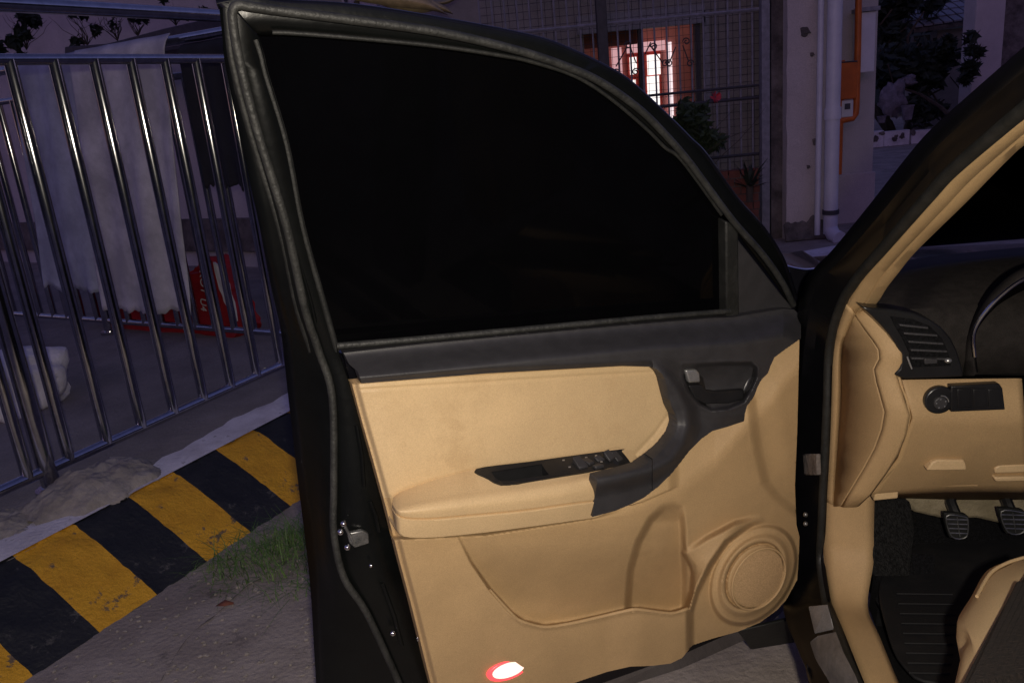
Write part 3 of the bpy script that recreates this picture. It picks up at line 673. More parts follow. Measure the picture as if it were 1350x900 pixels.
ko = [cs(*q, l) for q, l in zip(KO, (.052, .052, .05, .04, .022, .002, -.003))]; ki = [cs(*q, l) for q, l in zip(KI, (.15, .15, .145, .105, .08, .062, .06))]
obj('kick_trim', loft([cr3(L) for L in (ko, [a.lerp(b, .2)-CF*.008+V(0, 0, .006) for a, b in zip(ko, ki)], [a.lerp(b, .8)-CF*.006+V(0, 0, .006) for a, b in zip(ko, ki)], ki)]), tanp, car, angle=70, solid=.004)
# sill plates
def sp_pts(L, lat0, lat1): return L
s1 = [cs(*q, l) for q, l in (((1066, 801), -.045), ((1091, 799), -.02), ((1099, 830), -.02), ((1074, 836), -.045))]
obj('sill_plate', prism(s1, V(0, 0, .006)), scuff, car, bevel=.002)
s2 = [cs(*q, l) for q, l in (((1068, 848), -.05), ((1078, 840), -.045), ((1102, 835), -.022), ((1112, 862), -.026), ((1128, 893), -.03), ((1140, 925), -.035), ((1098, 925), -.06), ((1082, 890), -.055))]
obj('sill_plate', prism(s2, V(0, 0, .006)), scuff, car, bevel=.002)
rk = [cw(-.075, .36, .36), cw(-.08, .6, .36), cw(-.08, 2.4, .36)]
obj('rocker_panel', loft([cr3(L) for L in (rk, [p+V(0, 0, -.12)+CR*.02 for p in rk], [p+V(0, 0, -.16)+CR*.12 for p in rk])]), paint, car, solid=.004)

# ------------------------------------------------------------------ dashboard
dash = obj('dashboard', loft([cr3(L) for L in (
    [cw(.10, -.32, .99), cw(.45, -.34, 1.02), cw(.9, -.34, 1.02), cw(1.35, -.32, .99)],
    [cw(.10, -.10, 1.01), cw(.45, -.10, 1.05), cw(.9, -.10, 1.04), cw(1.35, -.10, 1.0)],
    [cf(1138, 405, .12), cf(1240, 406, .14), cw(.9, .10, 1.0), cw(1.35, .10, .98)],
    [cf(1150, 417, .15), cf(1262, 440, .16), cw(.9, .15, .96), cw(1.35, .15, .94)],
    [cf(1186, 494, .16), cf(1280, 494, .16), cw(.9, .16, .86), cw(1.35, .16, .85)])]), dashm, car, angle=60, solid=.01)
SI_P = [(1127, 412), (1133, 420), (1143, 434), (1154, 449), (1161, 460), (1162, 472), (1155, 486), (1158, 502), (1165, 527), (1169, 542), (1165, 565), (1156, 590), (1142, 616), (1124, 646), (1112, 666)]
SI_T = [.13, .145, .165, .185, .20, .20, .195, .20, .21, .215, .205, .195, .175, .145, .125]
SI_Q = [(1121, 414), (1119, 424), (1115, 438), (1111, 452), (1108, 464), (1107.5, 476), (1107, 490), (1106.5, 505), (1106, 528), (1105.5, 543), (1104.5, 566), (1103, 592), (1102, 617), (1101, 646), (1100, 668)]
EC_P = [(1137, 405), (1149, 416), (1162, 429), (1177, 447), (1187, 464), (1189, 476), (1180, 493), (1184, 507), (1191, 529), (1197, 545), (1193, 570), (1182, 597), (1167, 621), (1147, 648), (1130, 664)]
SI_L = [cs(*q, .07) for q in SI_Q]; SI_R = [cf(*q, t) for q, t in zip(SI_P, SI_T)]; EC_R = [cf(*q, t+.018) for q, t in zip(EC_P, SI_T)]
obj('end_panel', loft([SI_L, [a.lerp(b, .97) for a, b in zip(SI_L, SI_R)], SI_R]), tanp, dash, angle=70, solid=.006)
obj('end_chamfer', loft([SI_R, [a.lerp(b, .15)-CF*.006 for a, b in zip(SI_R, EC_R)], [a.lerp(b, .85)-CF*.004 for a, b in zip(SI_R, EC_R)], EC_R]), tanp, dash, angle=70, solid=.006)
EC_R = [EC_R[0]]*3+[EC_R[i] for i in (6, 9, 11, 13)]
gr_l = [p+CF*.010+CR*.003 for p in EC_R[3:]]
LP_L = [cf(*q, t) for q, t in zip([(1187, 497), (1208, 548), (1190, 602), (1150, 648)], (.218, .228, .195, .145))]
obj('panel_groove', loft([cr3(EC_R[3:]), cr3([a.lerp(b, .5)+CF*.012 for a, b in zip(EC_R[3:], LP_L)]), cr3(LP_L)]), tanp, dash, angle=30, solid=.004)
# driver's lower panel: upright face, then sloping away below
tops = [cf(x, y, .222) for x, y in ((1188, 500), (1250, 499), (1345, 498))]
crs = [cf(x, y, .230) for x, y in ((1202, 549), (1260, 551), (1349, 552))]
mid = [cf(x, y, .195) for x, y in ((1183, 602), (1262, 606), (1352, 600))]
bot = [cf(x, y, .135) for x, y in ((1148, 648), (1262, 639), (1352, 640))]
bck = [cf(x, y, .02) for x, y in ((1160, 652), (1262, 655), (1352, 655))]
obj('lower_panel', loft([cr3(L, 8) for L in (tops, [a.lerp(b, .85) for a, b in zip(tops, crs)], crs, [a.lerp(b, .15) for a, b in zip(crs, mid)], mid, [a.lerp(b, .9) for a, b in zip(mid, bot)], bot, bck)]), tanp, dash, angle=30, solid=.006)
ex = [[(.50, .215, .80), (.9, .20, .84), (1.33, .19, .84)], [(.50, .225, .73), (.9, .21, .76), (1.33, .20, .76)], [(.50, .19, .64), (.9, .18, .65), (1.33, .17, .65)], [(.50, .13, .58), (.9, .12, .58), (1.33, .11, .58)], [(.50, .0, .57), (.9, .0, .57), (1.33, .0, .57)]]
obj('centre_lower_panel', loft([[cw(*q) for q in L] for L in ex]), tanp, dash, angle=30, solid=.006)
obj('panel_lip', tube([cf(1184, 640, .142), cf(1240, 639, .142), cf(1288, 638.5, .142)], .0035, 8), tanp, dash)
obj('release_pull', prism([cf(*q, .212) for q in [(1222, 620), (1229, 609), (1236, 606), (1271, 606), (1274, 612), (1275, 620)]], CF*.02), tan, dash, bevel=.003)
hp = [cf(*q, t) for q, t in (((1206, 594), .206), ((1308, 592), .206))]
obj('hatch_seam', tube([cf(1204, 596, .2), cf(1212, 594, .203), cf(1300, 592, .203), cf(1307, 596, .2), cf(1296, 632, .15)], .0022, 6), dirt_shade, dash)
obj('clip_tab', prism([cf(*q, .14) for q in [(1155, 648), (1185, 646), (1184, 657), (1152, 660)]], CF*.02), tan, dash, bevel=.003)
obj('column_shroud', prism([cf(*q, .19) for q in [(1312, 617), (1318, 613), (1380, 611), (1380, 622), (1312, 624)]], CF*.03), tan, dash, bevel=.003)
obj('column_shroud', prism([cf(*q, .18) for q in [(1311, 629), (1380, 627), (1380, 634), (1313, 635)]], CF*.03), tan, dash, bevel=.003)
# vent in the corner
VN = [(1136, 404), (1150, 406), (1180, 408), (1206, 413), (1226, 421), (1241, 431), (1254, 446), (1262, 462), (1268, 481), (1271, 497), (1230, 499), (1192, 500), (1179, 494), (1186, 486), (1189, 468), (1182, 455), (1174, 443), (1162, 429), (1150, 417)]
vent = obj('air_vent', prism([cf(*q, .225) for q in VN], CF*.05), blackp, dash, bevel=.004)
VH = [(1174, 417), (1204, 421), (1226, 430), (1242, 446), (1250, 464), (1254, 482), (1200, 484), (1199, 466), (1190, 446), (1180, 430)]
obj('vent_mouth', prism([cf(*q, .2285) for q in VH], CF*.002), carpet, dash, smooth=False)
for k, (a, b, c, d) in enumerate(((1186, 427, 1224, 431), (1192, 438, 1236, 441), (1198, 449, 1244, 452), (1201, 460, 1249, 462), (1202, 471, 1252, 472))):
    p, q = cf(a, b, .236), cf(c, d, .236)
    obj('vent_slat', prism([p, q, q+V(0, 0, -.004)-CF*.001, p+V(0, 0, -.004)-CF*.001], CF*.010), charc, dash, bevel=.001)
obj('vent_tab', prism([cf(*q, .243) for q in [(1219, 473), (1236, 473), (1236, 479), (1219, 480)]], CF*.006), charc, dash, bevel=.001)
obj('vent_wheel', blob(cf(1250, 475, .238), .007, .006, .005, 1, 8, 10, rough=.02), silver, dash)
obj('vent_bright_edge', tube([cf(1196, 470, .232), cf(1199, 478, .233), cf(1202, 486, .233)], .0018, 6), silver, dash)
# instrument cowl
CO = [(1262, 495), (1268, 470), (1274, 440), (1288, 408), (1312, 376), (1345, 352), (1400, 336), (1470, 334), (1535, 352), (1580, 400), (1600, 495)]; CI = [(1286, 492), (1284, 470), (1282, 442), (1292, 419), (1317, 391), (1350, 367), (1400, 350), (1460, 348), (1520, 366), (1560, 410), (1575, 492)]; CD = [(1292, 492), (1291, 470), (1291, 444), (1301, 425), (1324, 400), (1354, 378), (1400, 362), (1455, 360), (1510, 378), (1545, 415), (1560, 492)]
co_ = [cf(*q, .13) for q in CO]; ci_ = [cf(*q, .20) for q in CI]; cdp = [cf(*q, .06) for q in CD]
obj('instrument_cowl', loft([cr3(L) for L in (co_, [a.lerp(b, .8)-CF*.012 for a, b in zip(co_, ci_)], ci_, cdp)]), dashm, dash, angle=60, solid=.004)
obj('cowl_chrome', tube(cr3([p-CF*.002 for p in ci_[1:]]), .0036, 8), chrome, dash)
obj('instrument_face', prism([cf(*q, .05) for q in [(1286, 494), (1286, 440), (1305, 410), (1345, 375), (1420, 350), (1510, 372), (1565, 420), (1570, 496)]], CF*.01), blackp, dash, smooth=False)
for q, r in (((1323, 454), .004), ((1335, 453), .003), ((1345, 462), .005), ((1341, 457), .003)): obj('gauge_glint', blob(cf(*q, .055), r, .003, r*.7, 1, 6, 8, rough=.1), silver, dash)
ring = []
gcx = cf(1392, 440, .055)
obj('gauge_ring', tube([gcx+CR*(.075*math.cos(6.2832*k/40))+V(0, 0, .075*math.sin(6.2832*k/40)) for k in range(40)], .003, 6, closed=True), silver, dash)
# switch knob and blank plate
kc = cf(1237, 526, .236); e1 = CR; e2 = (V(0, 0, 1)*.97-CF*.2).normalized()
rk_ = .0285
obj('mirror_knob', prism([kc-CF*.008+e1*(rk_*math.cos(6.2832*k/36))+V(0, 0, rk_*math.sin(6.2832*k/36)) for k in range(36)], CF*.014), blackp, dash, bevel=.003)
obj('mirror_knob_cap', prism([kc-CF*.013+V(0, 0, -.004)+e1*(.013*math.cos(6.2832*k/28))+V(0, 0, .013*math.sin(6.2832*k/28)) for k in range(28)], CF*.008), charc, dash, bevel=.002)
obj('knob_highlight_ring', tube([kc-CF*.0105+V(0, 0, -.004)+e1*(.015*math.cos(t))+V(0, 0, .015*math.sin(t)) for t in [.1+1.5*k/12 for k in range(13)]], .0012, 6), silver, dash)
for k in range(5):
    t = 6.2832*k/5+.5; obj('knob_mark', blob(kc-CF*.0145+V(0, 0, -.004)+e1*(.009*math.cos(t))+V(0, 0, .009*math.sin(t)), .0016, .0008, .0016, 1, 5, 6), silver, dash)
obj('switch_plate', prism([cf(*q, .246) for q in [(1254, 509), (1318, 506), (1322, 512), (1325.5, 540), (1254, 543)]], CF*.02), blackp, dash, bevel=.002)
for a, b in ((1262, 1280), (1283, 1300), (1303, 1319)): obj('switch_blank', prism([cf(*q, .2485) for q in [(a, 513), (b, 512.5), (b+1.5, 537), (a+1, 537.5)]], CF*.004), blackp, dash, bevel=.0015)

# ------------------------------------------------------------------ footwell
obj('floor_pan', ([cw(.14, -.35, .80), cw(.75, -.35, .80), cw(.75, -.02, .345), cw(.14, -.02, .345), cw(.11, 1.2, .345), cw(.75, 1.2, .345)], [(0, 1, 2, 3), (3, 2, 5, 4)]), carpet, car, solid=.01)
obj('firewall', prism([cf(*q, -.01) for q in [(1185, 640), (1420, 630), (1420, 702), (1340, 696), (1288, 684), (1240, 684), (1205, 676), (1190, 660)]], CF*.02), insul, car, bevel=.01)
obj('sill_inner', loft([[p+V(0, 0, -.004)+CR*.004 for p in ki[1:]], [p+CR*.02+V(0, 0, -.05) for p in ki[1:]], [p+CR*.14+V(0, 0, -.07) for p in ki[1:]]]), carpet, car)
fr_ = [cf(1152, 660, .05), cf(1200, 655, -.02), cf(1206, 700, 0.02), cf(1200, 760, .15), cf(1150, 760, .12)]
obj('side_carpet', prism(fr_, CF*.02), mat('grey_carpet', (.014, .014, .014), .95, var=.5, scale=150, bump=.5, bscale=300, spec=.1), car, bevel=.01)
for nm, x0, y0, x1, y1, sk in (('clutch_pedal', 1245, 677, 1278, 709, 6), ('brake_pedal', 1317, 671, 1353, 703, 8)):
    T = .06; pad = obj(nm, prism([cf(*q, T) for q in crom([(x0, y0+3), (x0+4, y0-1), (x1-6, y0+1), (x1, y0+8), (x1-1, y1-6), (x1-4, y1), (x0+sk+4, y1), (x0+sk, y1-4)], 3, True)], CF*.012), rubberd, car, bevel=.002)
    rim = [cf(*q, T+.004) for q in crom([(x0+3, y0+3), (x1-7, y0+4), (x1-2, y0+9), (x1-4, y1-2), (x0+sk+4, y1-2)], 4, True)]
    obj('pad_rim', tube(rim, .0016, 6, closed=True), steelm, pad)
    for k in range(4):
        y = y0+7+k*6; obj('pad_bar', tube([cf(x0+3+sk*k/4, y, T+.004), cf(x1-3, y+.8, T+.004)], .0017, 6), steelm, pad)
    xm = .5*(x0+x1)+2; obj('pad_bar', tube([cf(xm-2, y0+4, T+.005), cf(xm+2, y1-2, T+.005)], .0012, 6), steelm, pad)
    obj('arm', tube([cf(x0+16, y0+3, T-.012), cf(x0+9, y0-14, T-.03), cf(x0+7, y0-32, T-.06)], .012, 8), blackp, pad)
# seat
S0 = [(1420, 742), (1350, 738), (1325, 741), (1300, 753), (1281, 785), (1262, 819), (1276, 842), (1269, 858), (1259, 900), (1250, 940)]
S1_ = [(1425, 745), (1352, 760), (1335, 783), (1322, 804), (1308, 830), (1296, 852), (1285, 873), (1275, 892), (1268, 906), (1255, 945)]
s0 = [gz(*q, .60) for q in S0]; s1_ = [gz(*q, .66) for q in S1_]; sb = [p+V(0, 0, -.17)+CR*.03 for p in s0]
sm_ = [a.lerp(b, .35)+V(0, 0, .012) for a, b in zip(s0, s1_)]
cen = [cw(.42, .5+.05*i, .655) for i in range(len(S0))]
seat = obj('driver_seat', loft([cr3(L) for L in (sb, [p+V(0, 0, -.03) for p in s0], s0, sm_, s1_, [p.lerp(c, .5) for p, c in zip(s1_, cen)], cen)]), tan, car, angle=70, solid=.01)
obj('seat_piping', tube(cr3([a.lerp(b, .25)+V(0, 0, .014) for a, b in zip(s0, s1_)][1:5]), .003, 8), tan, seat)
obj('seat_back', prism([cw(.16, .98, .62), cw(.16, 1.18, 1.22), cw(.16, 1.30, 1.22), cw(.16, 1.14, .60)], CR*.46), tan, seat, bevel=.04, seg=4)
obj('head_rest', blob(cw(.39, 1.24, 1.34), .12, .05, .09, 2, flat=.4, ax=CR, ay=CF), tan, seat)
# steering wheel, just right of the picture
wc = cw(.56, .42, .93); wn = (CF*-.8+V(0, 0, .6)).normalized(); wu = CR.cross(wn).normalized()
swl = obj('steering_wheel', tube([wc+CR*(.185*math.cos(6.2832*k/48))+wu*(.185*math.sin(6.2832*k/48)) for k in range(48)], .015, 10, closed=True), charc, car)
obj('hub', blob(wc-wn*.02, .07, .03, .07, 2, ax=CR, flat=.3), charc, swl)
for a in (0, 3.1416, 4.712): obj('spoke', tube([wc-wn*.02+(CR*math.cos(a)+wu*math.sin(a))*.06, wc+(CR*math.cos(a)+wu*math.sin(a))*.18], .014, 8), charc, swl)
# added lamp beside the camera in place of its flash, on a made-up arm
LC = cw(-.42, 1.90, 1.57)
ldir = (dl(620, 540, .05)-LC).normalized(); lx = ldir.cross(V(0, 0, 1)).normalized(); ly = lx.cross(ldir)
sl = obj('added_flash_lamp', prism([LC+lx*(.07*math.cos(6.2832*k/24))+ly*(.035*math.sin(6.2832*k/24)) for k in range(24)], ldir*-.03), charc, car, bevel=.003)
obj('added_lamp_lens', prism([LC+ldir*.002+lx*(.055*math.cos(6.2832*k/24))+ly*(.027*math.sin(6.2832*k/24)) for k in range(24)], ldir*-.002), lens, sl, smooth=False)
obj('added_lamp_arm', tube([LC-ldir*.02, LC-ldir*.04+V(0, 0, .03), cw(.03, 1.95, 1.69)], .012, 8), charc, sl)
ld = bpy.data.lights.new('added_flash_light', 'AREA'); ld.shape = 'DISK'; ld.size = .05; ld.energy = LAMP_POWER; ld.color = LAMP_COLOR; ld.spread = R_(165)
lo = bpy.data.objects.new('added_flash_light', ld); COL.objects.link(lo); lo.location = LC+ldir*.012; lo.rotation_euler = ldir.to_track_quat('-Z', 'Y').to_euler(); put(lo, car)

# ---- loose things in the car
mp_ = [gz(*q, .368) for q in crom([(1160, 768), (1205, 722), (1300, 705), (1420, 705), (1420, 900), (1240, 905), (1190, 880), (1168, 830)], 4, True)]
mt_ = empty('floor_mat', gz(1230, 800, .37)); tag(mt_, 'black ribbed rubber mat on the car floor below the pedals', 'floor mat')
obj('mat_sheet', prism(mp_, V(0, 0, .008)), matm, mt_, bevel=.003)
for k in range(9):
    y = 782+k*13; obj('mat_rib', tube([gz(1182+k*2, y, .378), gz(1262-abs(k-3)*2, y+1, .378)], .0022, 6), matm, mt_)
cvb = [(1425, 700), (1352, 762), (1335, 785), (1322, 806), (1308, 832), (1296, 854), (1285, 875), (1275, 894), (1262, 920), (1250, 950), (1430, 960)]
sc = empty('seat_cover', gz(1320, 850, .68)); tag(sc, 'dark brown woven cover lying on the tan driver seat', 'seat cover')
obj('cover_sheet', prism([gz(*q, .672) for q in cvb], V(0, 0, .012)), woven, sc, bevel=.005)
for k in range(16):
    a, b = gz(1280+k*9, 905-k*2, .686), gz(1345+k*9, 770-k*2, .686); obj('woven_cord', tube([a.lerp(b, i/6)+V(0, 0, .002*nz((i, k, 0))) for i in range(7)], .006, 6), woven, sc)

# ------------------------------------------------------------------ stainless railings
CORNER_S, RO = 3.38, -3.07
def vertical(p, z0, z1, r, seg=14): return tube([p+V(0, 0, z0), p+V(0, 0, z1)], r, seg)
def railing(a, b, label, bar_at, posts):
    root = empty('steel_railing', (a.x, a.y, KH)); tag(root, label, 'railing')
    for z, r in ((2.0, .028), (1.81, .021), (.29, .021)):
        n = 12; obj('rail', tube([a.lerp(b, i/n)+V(0, 0, z) for i in range(n+1)], r, 18), steel, root)
    proto = None
    for p in bar_at:
        if proto is None:
            proto = obj('bar', vertical(V(0, 0, 0), .29, 1.81, .022, 20), steel, root); proto.location = p
        else: copy(proto, p, root)
    for p in posts:
        obj('post', vertical(p, KH-.02, 1.995, .034, 18), steel, root)
        obj('post_foot', vertical(p, KH-.005, KH+.015, .06, 18), steel, root)
c0 = kb(CORNER_S, RO, 0)
railing(kb(-1.2, RO, 0), c0, 'stainless steel railing running along the striped kerb',
        [kb(1.865+.17*k, RO, 0) for k in range(-14, 9)], [kb(1.60, RO, 0), kb(-.6, RO, 0)])
railing(c0, kb(CORNER_S, -7.4, 0), 'stainless steel railing set back from the kerb, draped with sheets',
        [kb(CORNER_S, -3.26-.17*k, 0) for k in range(24)], [kb(CORNER_S, -3.07, 0), kb(CORNER_S, -5.2, 0), kb(CORNER_S, -7.3, 0)])

# sheets over the back railing
def hang(name, o0, o1, z0, z1, s, m, label, cat, seed, fold=.035, skew=0, nfold=9, rag=.05, sway=-.24):
    lines = []; n = 70; mm = 40
    for i in range(n+1):
        u = i/n; L = []
        zb = z0 + rag*nz((u*6, seed, 0)) + .02*nz((u*25, seed, 1)) + skew*u
        for j in range(mm+1):
            v = j/mm
            o = o0+(o1-o0)*u + .05*nz((u*3, v*1.5, seed))*v + sway*v
            z = z1-(z1-zb)*v
            d = fold*(.25+.75*v)*(math.sin(u*nfold+2.2*nz((u*2.5, v*.8, seed+3)))+.5*math.sin(u*nfold*2.3+seed+2*v)+.8*nz((u*5, v*3, seed+9)))
            if v < .06: d += .05*(1-v/.06)**2
            L.append(kb(s-.045+d, o, z))
        lines.append(L)
    return tag(obj(name, loft(lines), m, solid=.004, angle=80), label, cat)
hang('hanging_sheet', -5.50, -4.70, .52, 2.035, CORNER_S-.02, clothb, 'bluish white sheet hanging at the left end of the far railing', 'sheet', 1, nfold=8, fold=.022)
hang('hanging_sheet', -4.80, -3.93, .40, 2.035, CORNER_S-.05, cloth, 'white sheet hanging on the far railing beside the black garment', 'sheet', 3, nfold=9, fold=.024)
hang('hanging_garment', -3.88, -3.42, 1.18, 1.97, CORNER_S-.02, darkcl, 'black garment hanging on the far railing next to the white sheets', 'garment', 4, nfold=6, sway=0)
# red printed bag on the pavement behind the sheets
def kp(px, py, s): return hit(px, py, KD*s, KD)
S_B = 3.50
bag = empty('red_bag', kp(260, 445, S_B)); tag(bag, 'red plastic bag with white lettering slumped under the hanging sheets', 'bag')
def crumple(poly, ext, amp, seed, cuts=3):
    v, f = prism(poly, ext); bm = bmesh.new(); vv = [bm.verts.new(p) for p in v]; [bm.faces.new([vv[k] for k in q]) for q in f]
    bmesh.ops.triangulate(bm, faces=bm.faces); bmesh.ops.subdivide_edges(bm, edges=bm.edges, cuts=cuts, use_grid_fill=True)
    for p in bm.verts: n_ = V(nz(p.co, 7, seed), nz(p.co, 7, seed+3), nz(p.co, 8, seed+6)); m_ = V(nz(p.co, 22, seed), nz(p.co, 22, seed+3), nz(p.co, 22, seed+6)); p.co += n_*amp+m_*amp*.45
    bm.verts.index_update(); r = ([p.co.copy() for p in bm.verts], [tuple(p.index for p in q.verts) for q in bm.faces]); bm.free(); return r
obj('bag_body', crumple([kp(*q, S_B) for q in crom([(130, 392), (190, 386), (246, 366), (262, 345), (276, 344), (290, 372), (302, 402), (314, 434), (298, 452), (255, 448), (205, 436), (150, 424)], 4, True)], KD*.18, .035, 3, 4), redm, bag, angle=25)
obj('white_flap', crumple([kp(*q, S_B-.03) for q in [(279, 344), (286, 349), (303, 374), (311, 424), (299, 405), (287, 382)]], KD*.02, .02, 9, 3), whitep, bag, angle=30)
def text(body, size, loc, xdir, ydir, m, parent, ext=.001):
    c = bpy.data.curves.new('t', 'FONT'); c.body = body; c.size = size; c.extrude = ext
    t = bpy.data.objects.new('t', c); COL.objects.link(t); dg = bpy.context.evaluated_depsgraph_get()
    me = bpy.data.meshes.new_from_object(t.evaluated_get(dg)); bpy.data.objects.remove(t)
    xd = xdir.normalized(); zd = xd.cross(ydir).normalized(); yd = zd.cross(xd)
    v = [loc + xd*p.co.x + yd*p.co.y + zd*p.co.z for p in me.vertices]; f = [tuple(p.vertices) for p in me.polygons]
    return obj('lettering', (v, f), m, parent, smooth=False)
tx = kp(266, 352, S_B-.01); dn = (kp(270, 410, S_B-.01)-kp(266, 352, S_B-.01))
text('KOY', .075, kp(263, 356, S_B-.040), dn, KN*1.0, whitep, bag)
text('U4', .075, kp(264, 392, S_B-.040), dn, KN*1.0, whitep, bag)
text('&e', .06, kp(277, 390, S_B-.040), dn, KN*1.0, whitep, bag)

# mortar heap round the post and a pale block
def lump(name, c, ax, ay, rx, ry, hz, m, label, cat, seed, n=40, pw=1.0, rough=.35):
    v = []; f = []
    for i in range(n+1):
        for j in range(n+1):
            a, b = 2*i/n-1, 2*j/n-1; r = math.hypot(a, b); q = r*(1+.25*nz((a*2.2, b*2.2, seed)))
            h = max(0, 1-q*q)**pw; p = c+ax*(a*rx)+ay*(b*ry)
            p = p+V(0, 0, hz*h*(1+rough*nz((a*4, b*4, seed+5)))+(.012*nz((a*11, b*11, seed)) if h > .02 else -.02))
            v.append(p)
    for i in range(n):
        for j in range(n): f.append((i*(n+1)+j, i*(n+1)+j+1, (i+1)*(n+1)+j+1, (i+1)*(n+1)+j))
    return tag(obj(name, (v, f), m, angle=80), label, cat)
lump('mortar_heap', kb(1.66, -2.90, KH-.006), KD, KN, .27, .20, .085, mortar, 'rough lump of grey mortar on the kerb at the railing post', 'mortar heap', 3, pw=.7)
lump('mortar_heap', kb(1.30, -2.98, KH-.008), KD, KN, .20, .14, .04, mortar, 'low smear of mortar beside the bottom rail at the photo edge', 'mortar heap', 8, pw=.8)
bl = []
b0 = kb(2.05, -3.95, 0)
tag(obj('concrete_block', blob(gz(15, 545, .2)+V(0, .1, .12), 0.24, .18, .17, 3, n=30, m=44, rough=.28, flat=.35, ax=KD, ay=KN), whitew, angle=50), 'pale chipped concrete block standing behind the railing', 'block')

# grass tuft and weeds at the foot of the kerb
def blades(c, n, r, hmin, hmax, width, seed, droop=.6, lean=None, flat=False):
    rnd = random.Random(seed); v = []; f = []
    for _ in range(n):
        a = rnd.uniform(0, 6.283); q = r*rnd.random()**.6; b = c+V(math.cos(a)*q*1.5, math.sin(a)*q, 0)
        if not flat: b.z = c.z
        h = rnd.uniform(hmin, hmax); t = rnd.uniform(0, 6.283); dr = V(math.cos(t), math.sin(t), 0)
        if lean: dr = (dr+lean).normalized()
        sd_ = V(-dr.y, dr.x, 0)*width*rnd.uniform(.6, 1.2); k = len(v); dd = droop*rnd.uniform(.5, 1.5)
        for i in range(4):
            u = i/3; p = b+dr*(h*dd*u*u)+V(0, 0, h*(u-.35*dd*u*u)); ww = (1-u)*.9+.1
            v += [p-sd_*ww, p+sd_*ww]
        for i in range(3): f.append((k+2*i, k+2*i+1, k+2*i+3, k+2*i+2))
    return v, f
gc = gz(362, 735, 0)
g = merge(blades(gc, 330, .16, .05, .15, .0022, 3, droop=1.2), blades(gz(395, 715, 0), 200, .12, .05, .14, .0022, 4, droop=1.2),
          blades(gz(310, 765, 0), 60, .10, .03, .10, .002, 5, droop=2.0), blades(gz(385, 778, 0), 50, .07, .03, .09, .002, 6, droop=2.0), blades(gz(270, 745, 0), 30, .10, .02, .07, .002, 9, droop=2.2))
tag(obj('grass_tuft', g, grassm, angle=80), 'green grass tuft sprouting from the concrete in front of the striped kerb', 'grass', kind='stuff')
# crack of the drive, with soil and a dead leaf
crk = [gz(x, y, .004) for x, y in crom([(208, 905), (232, 862), (255, 832), (282, 812), (305, 790), (328, 770), (345, 762)], 6)]
L1 = [p+V(.006*nz(p, 30), .004+.006*nz(p, 40, 2), 0) for p in crk]; L2 = [p-V(.004*nz(p, 30, 4), .005, 0) for p in crk]
tag(obj('soil_crack', loft([L1, L2]), dirt_shade), 'thin soil filled crack running across the concrete drive', 'crack')
lf = gz(296, 797, .012)
tag(obj('dead_leaf', loft([[lf+V(-.03, 0, 0), lf+V(0, .012, .012), lf+V(.03, .004, .004)], [lf+V(-.028, -.004, .002), lf+V(0, -.006, .0), lf+V(.03, .0, 0)], ]), terra, solid=.001), 'small brown dead leaf on the concrete beside the grass', 'leaf')
rnd = random.Random(5)
pv, pf = [], []
for i in range(260):
    c = gz(rnd.uniform(60, 420), rnd.uniform(690, 900), .002)
    if c.dot(KN) < K0+.01: continue
    v, f = blob(c, rnd.uniform(.003, .009), rnd.uniform(.003, .008), rnd.uniform(.002, .006), i, 4, 6)
    k = len(pv); pv += v; pf += [tuple(q+k for q in z) for z in f]
tag(obj('gravel_crumbs', (pv, pf), mortar), 'loose grit and crumbs scattered on the drive along the kerb', 'gravel', kind='stuff')

# ------------------------------------------------------------------ plants
def foliage(c, r, n, size, seed, shape=(1, 1, 1), leafl=2.2):
    rnd = random.Random(seed); v = []; f = []
    clumps = [(V(rnd.gauss(0, .42)*r*shape[0], rnd.gauss(0, .42)*r*shape[1], rnd.gauss(0, .42)*r*shape[2]), rnd.uniform(.18, .42)*r) for _ in range(max(4, n//60))]
    for _ in range(n):
        cc, cr_ = rnd.choice(clumps); d = V(rnd.gauss(0, 1), rnd.gauss(0, 1), rnd.gauss(0, 1)).normalized()
        p = c+cc+d*cr_*rnd.random()**.4
        a = V(rnd.gauss(0, 1), rnd.gauss(0, 1), rnd.gauss(0, 1)).normalized(); b = a.orthogonal().normalized()
        s = size*rnd.uniform(.6, 1.3); k = len(v)
        v += [p-a*s*leafl*.5, p+b*s*.5, p+a*s*leafl*.5+V(0, 0, -.2*s), p-b*s*.5]; f.append((k, k+1, k+2, k+3))
    return v, f
def twigs(c, h, n, seed, r=.006, spread=.5):
    rnd = random.Random(seed); parts = []
    for _ in range(n):
        a = rnd.uniform(0, 6.283); p = c.copy(); path = [p]; d = V(math.cos(a)*spread, math.sin(a)*spread, 1).normalized()
        for i in range(5):
            d = (d+V(rnd.gauss(0, .45), rnd.gauss(0, .45), rnd.gauss(.1, .2))).normalized(); p = p+d*h/5; path.append(p)
        parts.append(tube(path, [r*(1-.15*i) for i in range(6)], 5))
    return merge(*parts)
def plant(name, base, h, r, n, size, seed, label, cat='plant', group=None, m=None, shape=(1, 1, 1), tw=6, trunk=None, ctr=None):
    root = empty(name, base); tag(root, label, cat, group)
    st = twigs(base, h, tw, seed, .004 if trunk is None else trunk, .35)
    obj('stems' if trunk is None else 'trunk', st, stemm, root)
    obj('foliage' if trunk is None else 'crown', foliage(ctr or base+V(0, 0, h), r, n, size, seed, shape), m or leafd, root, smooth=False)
    return root

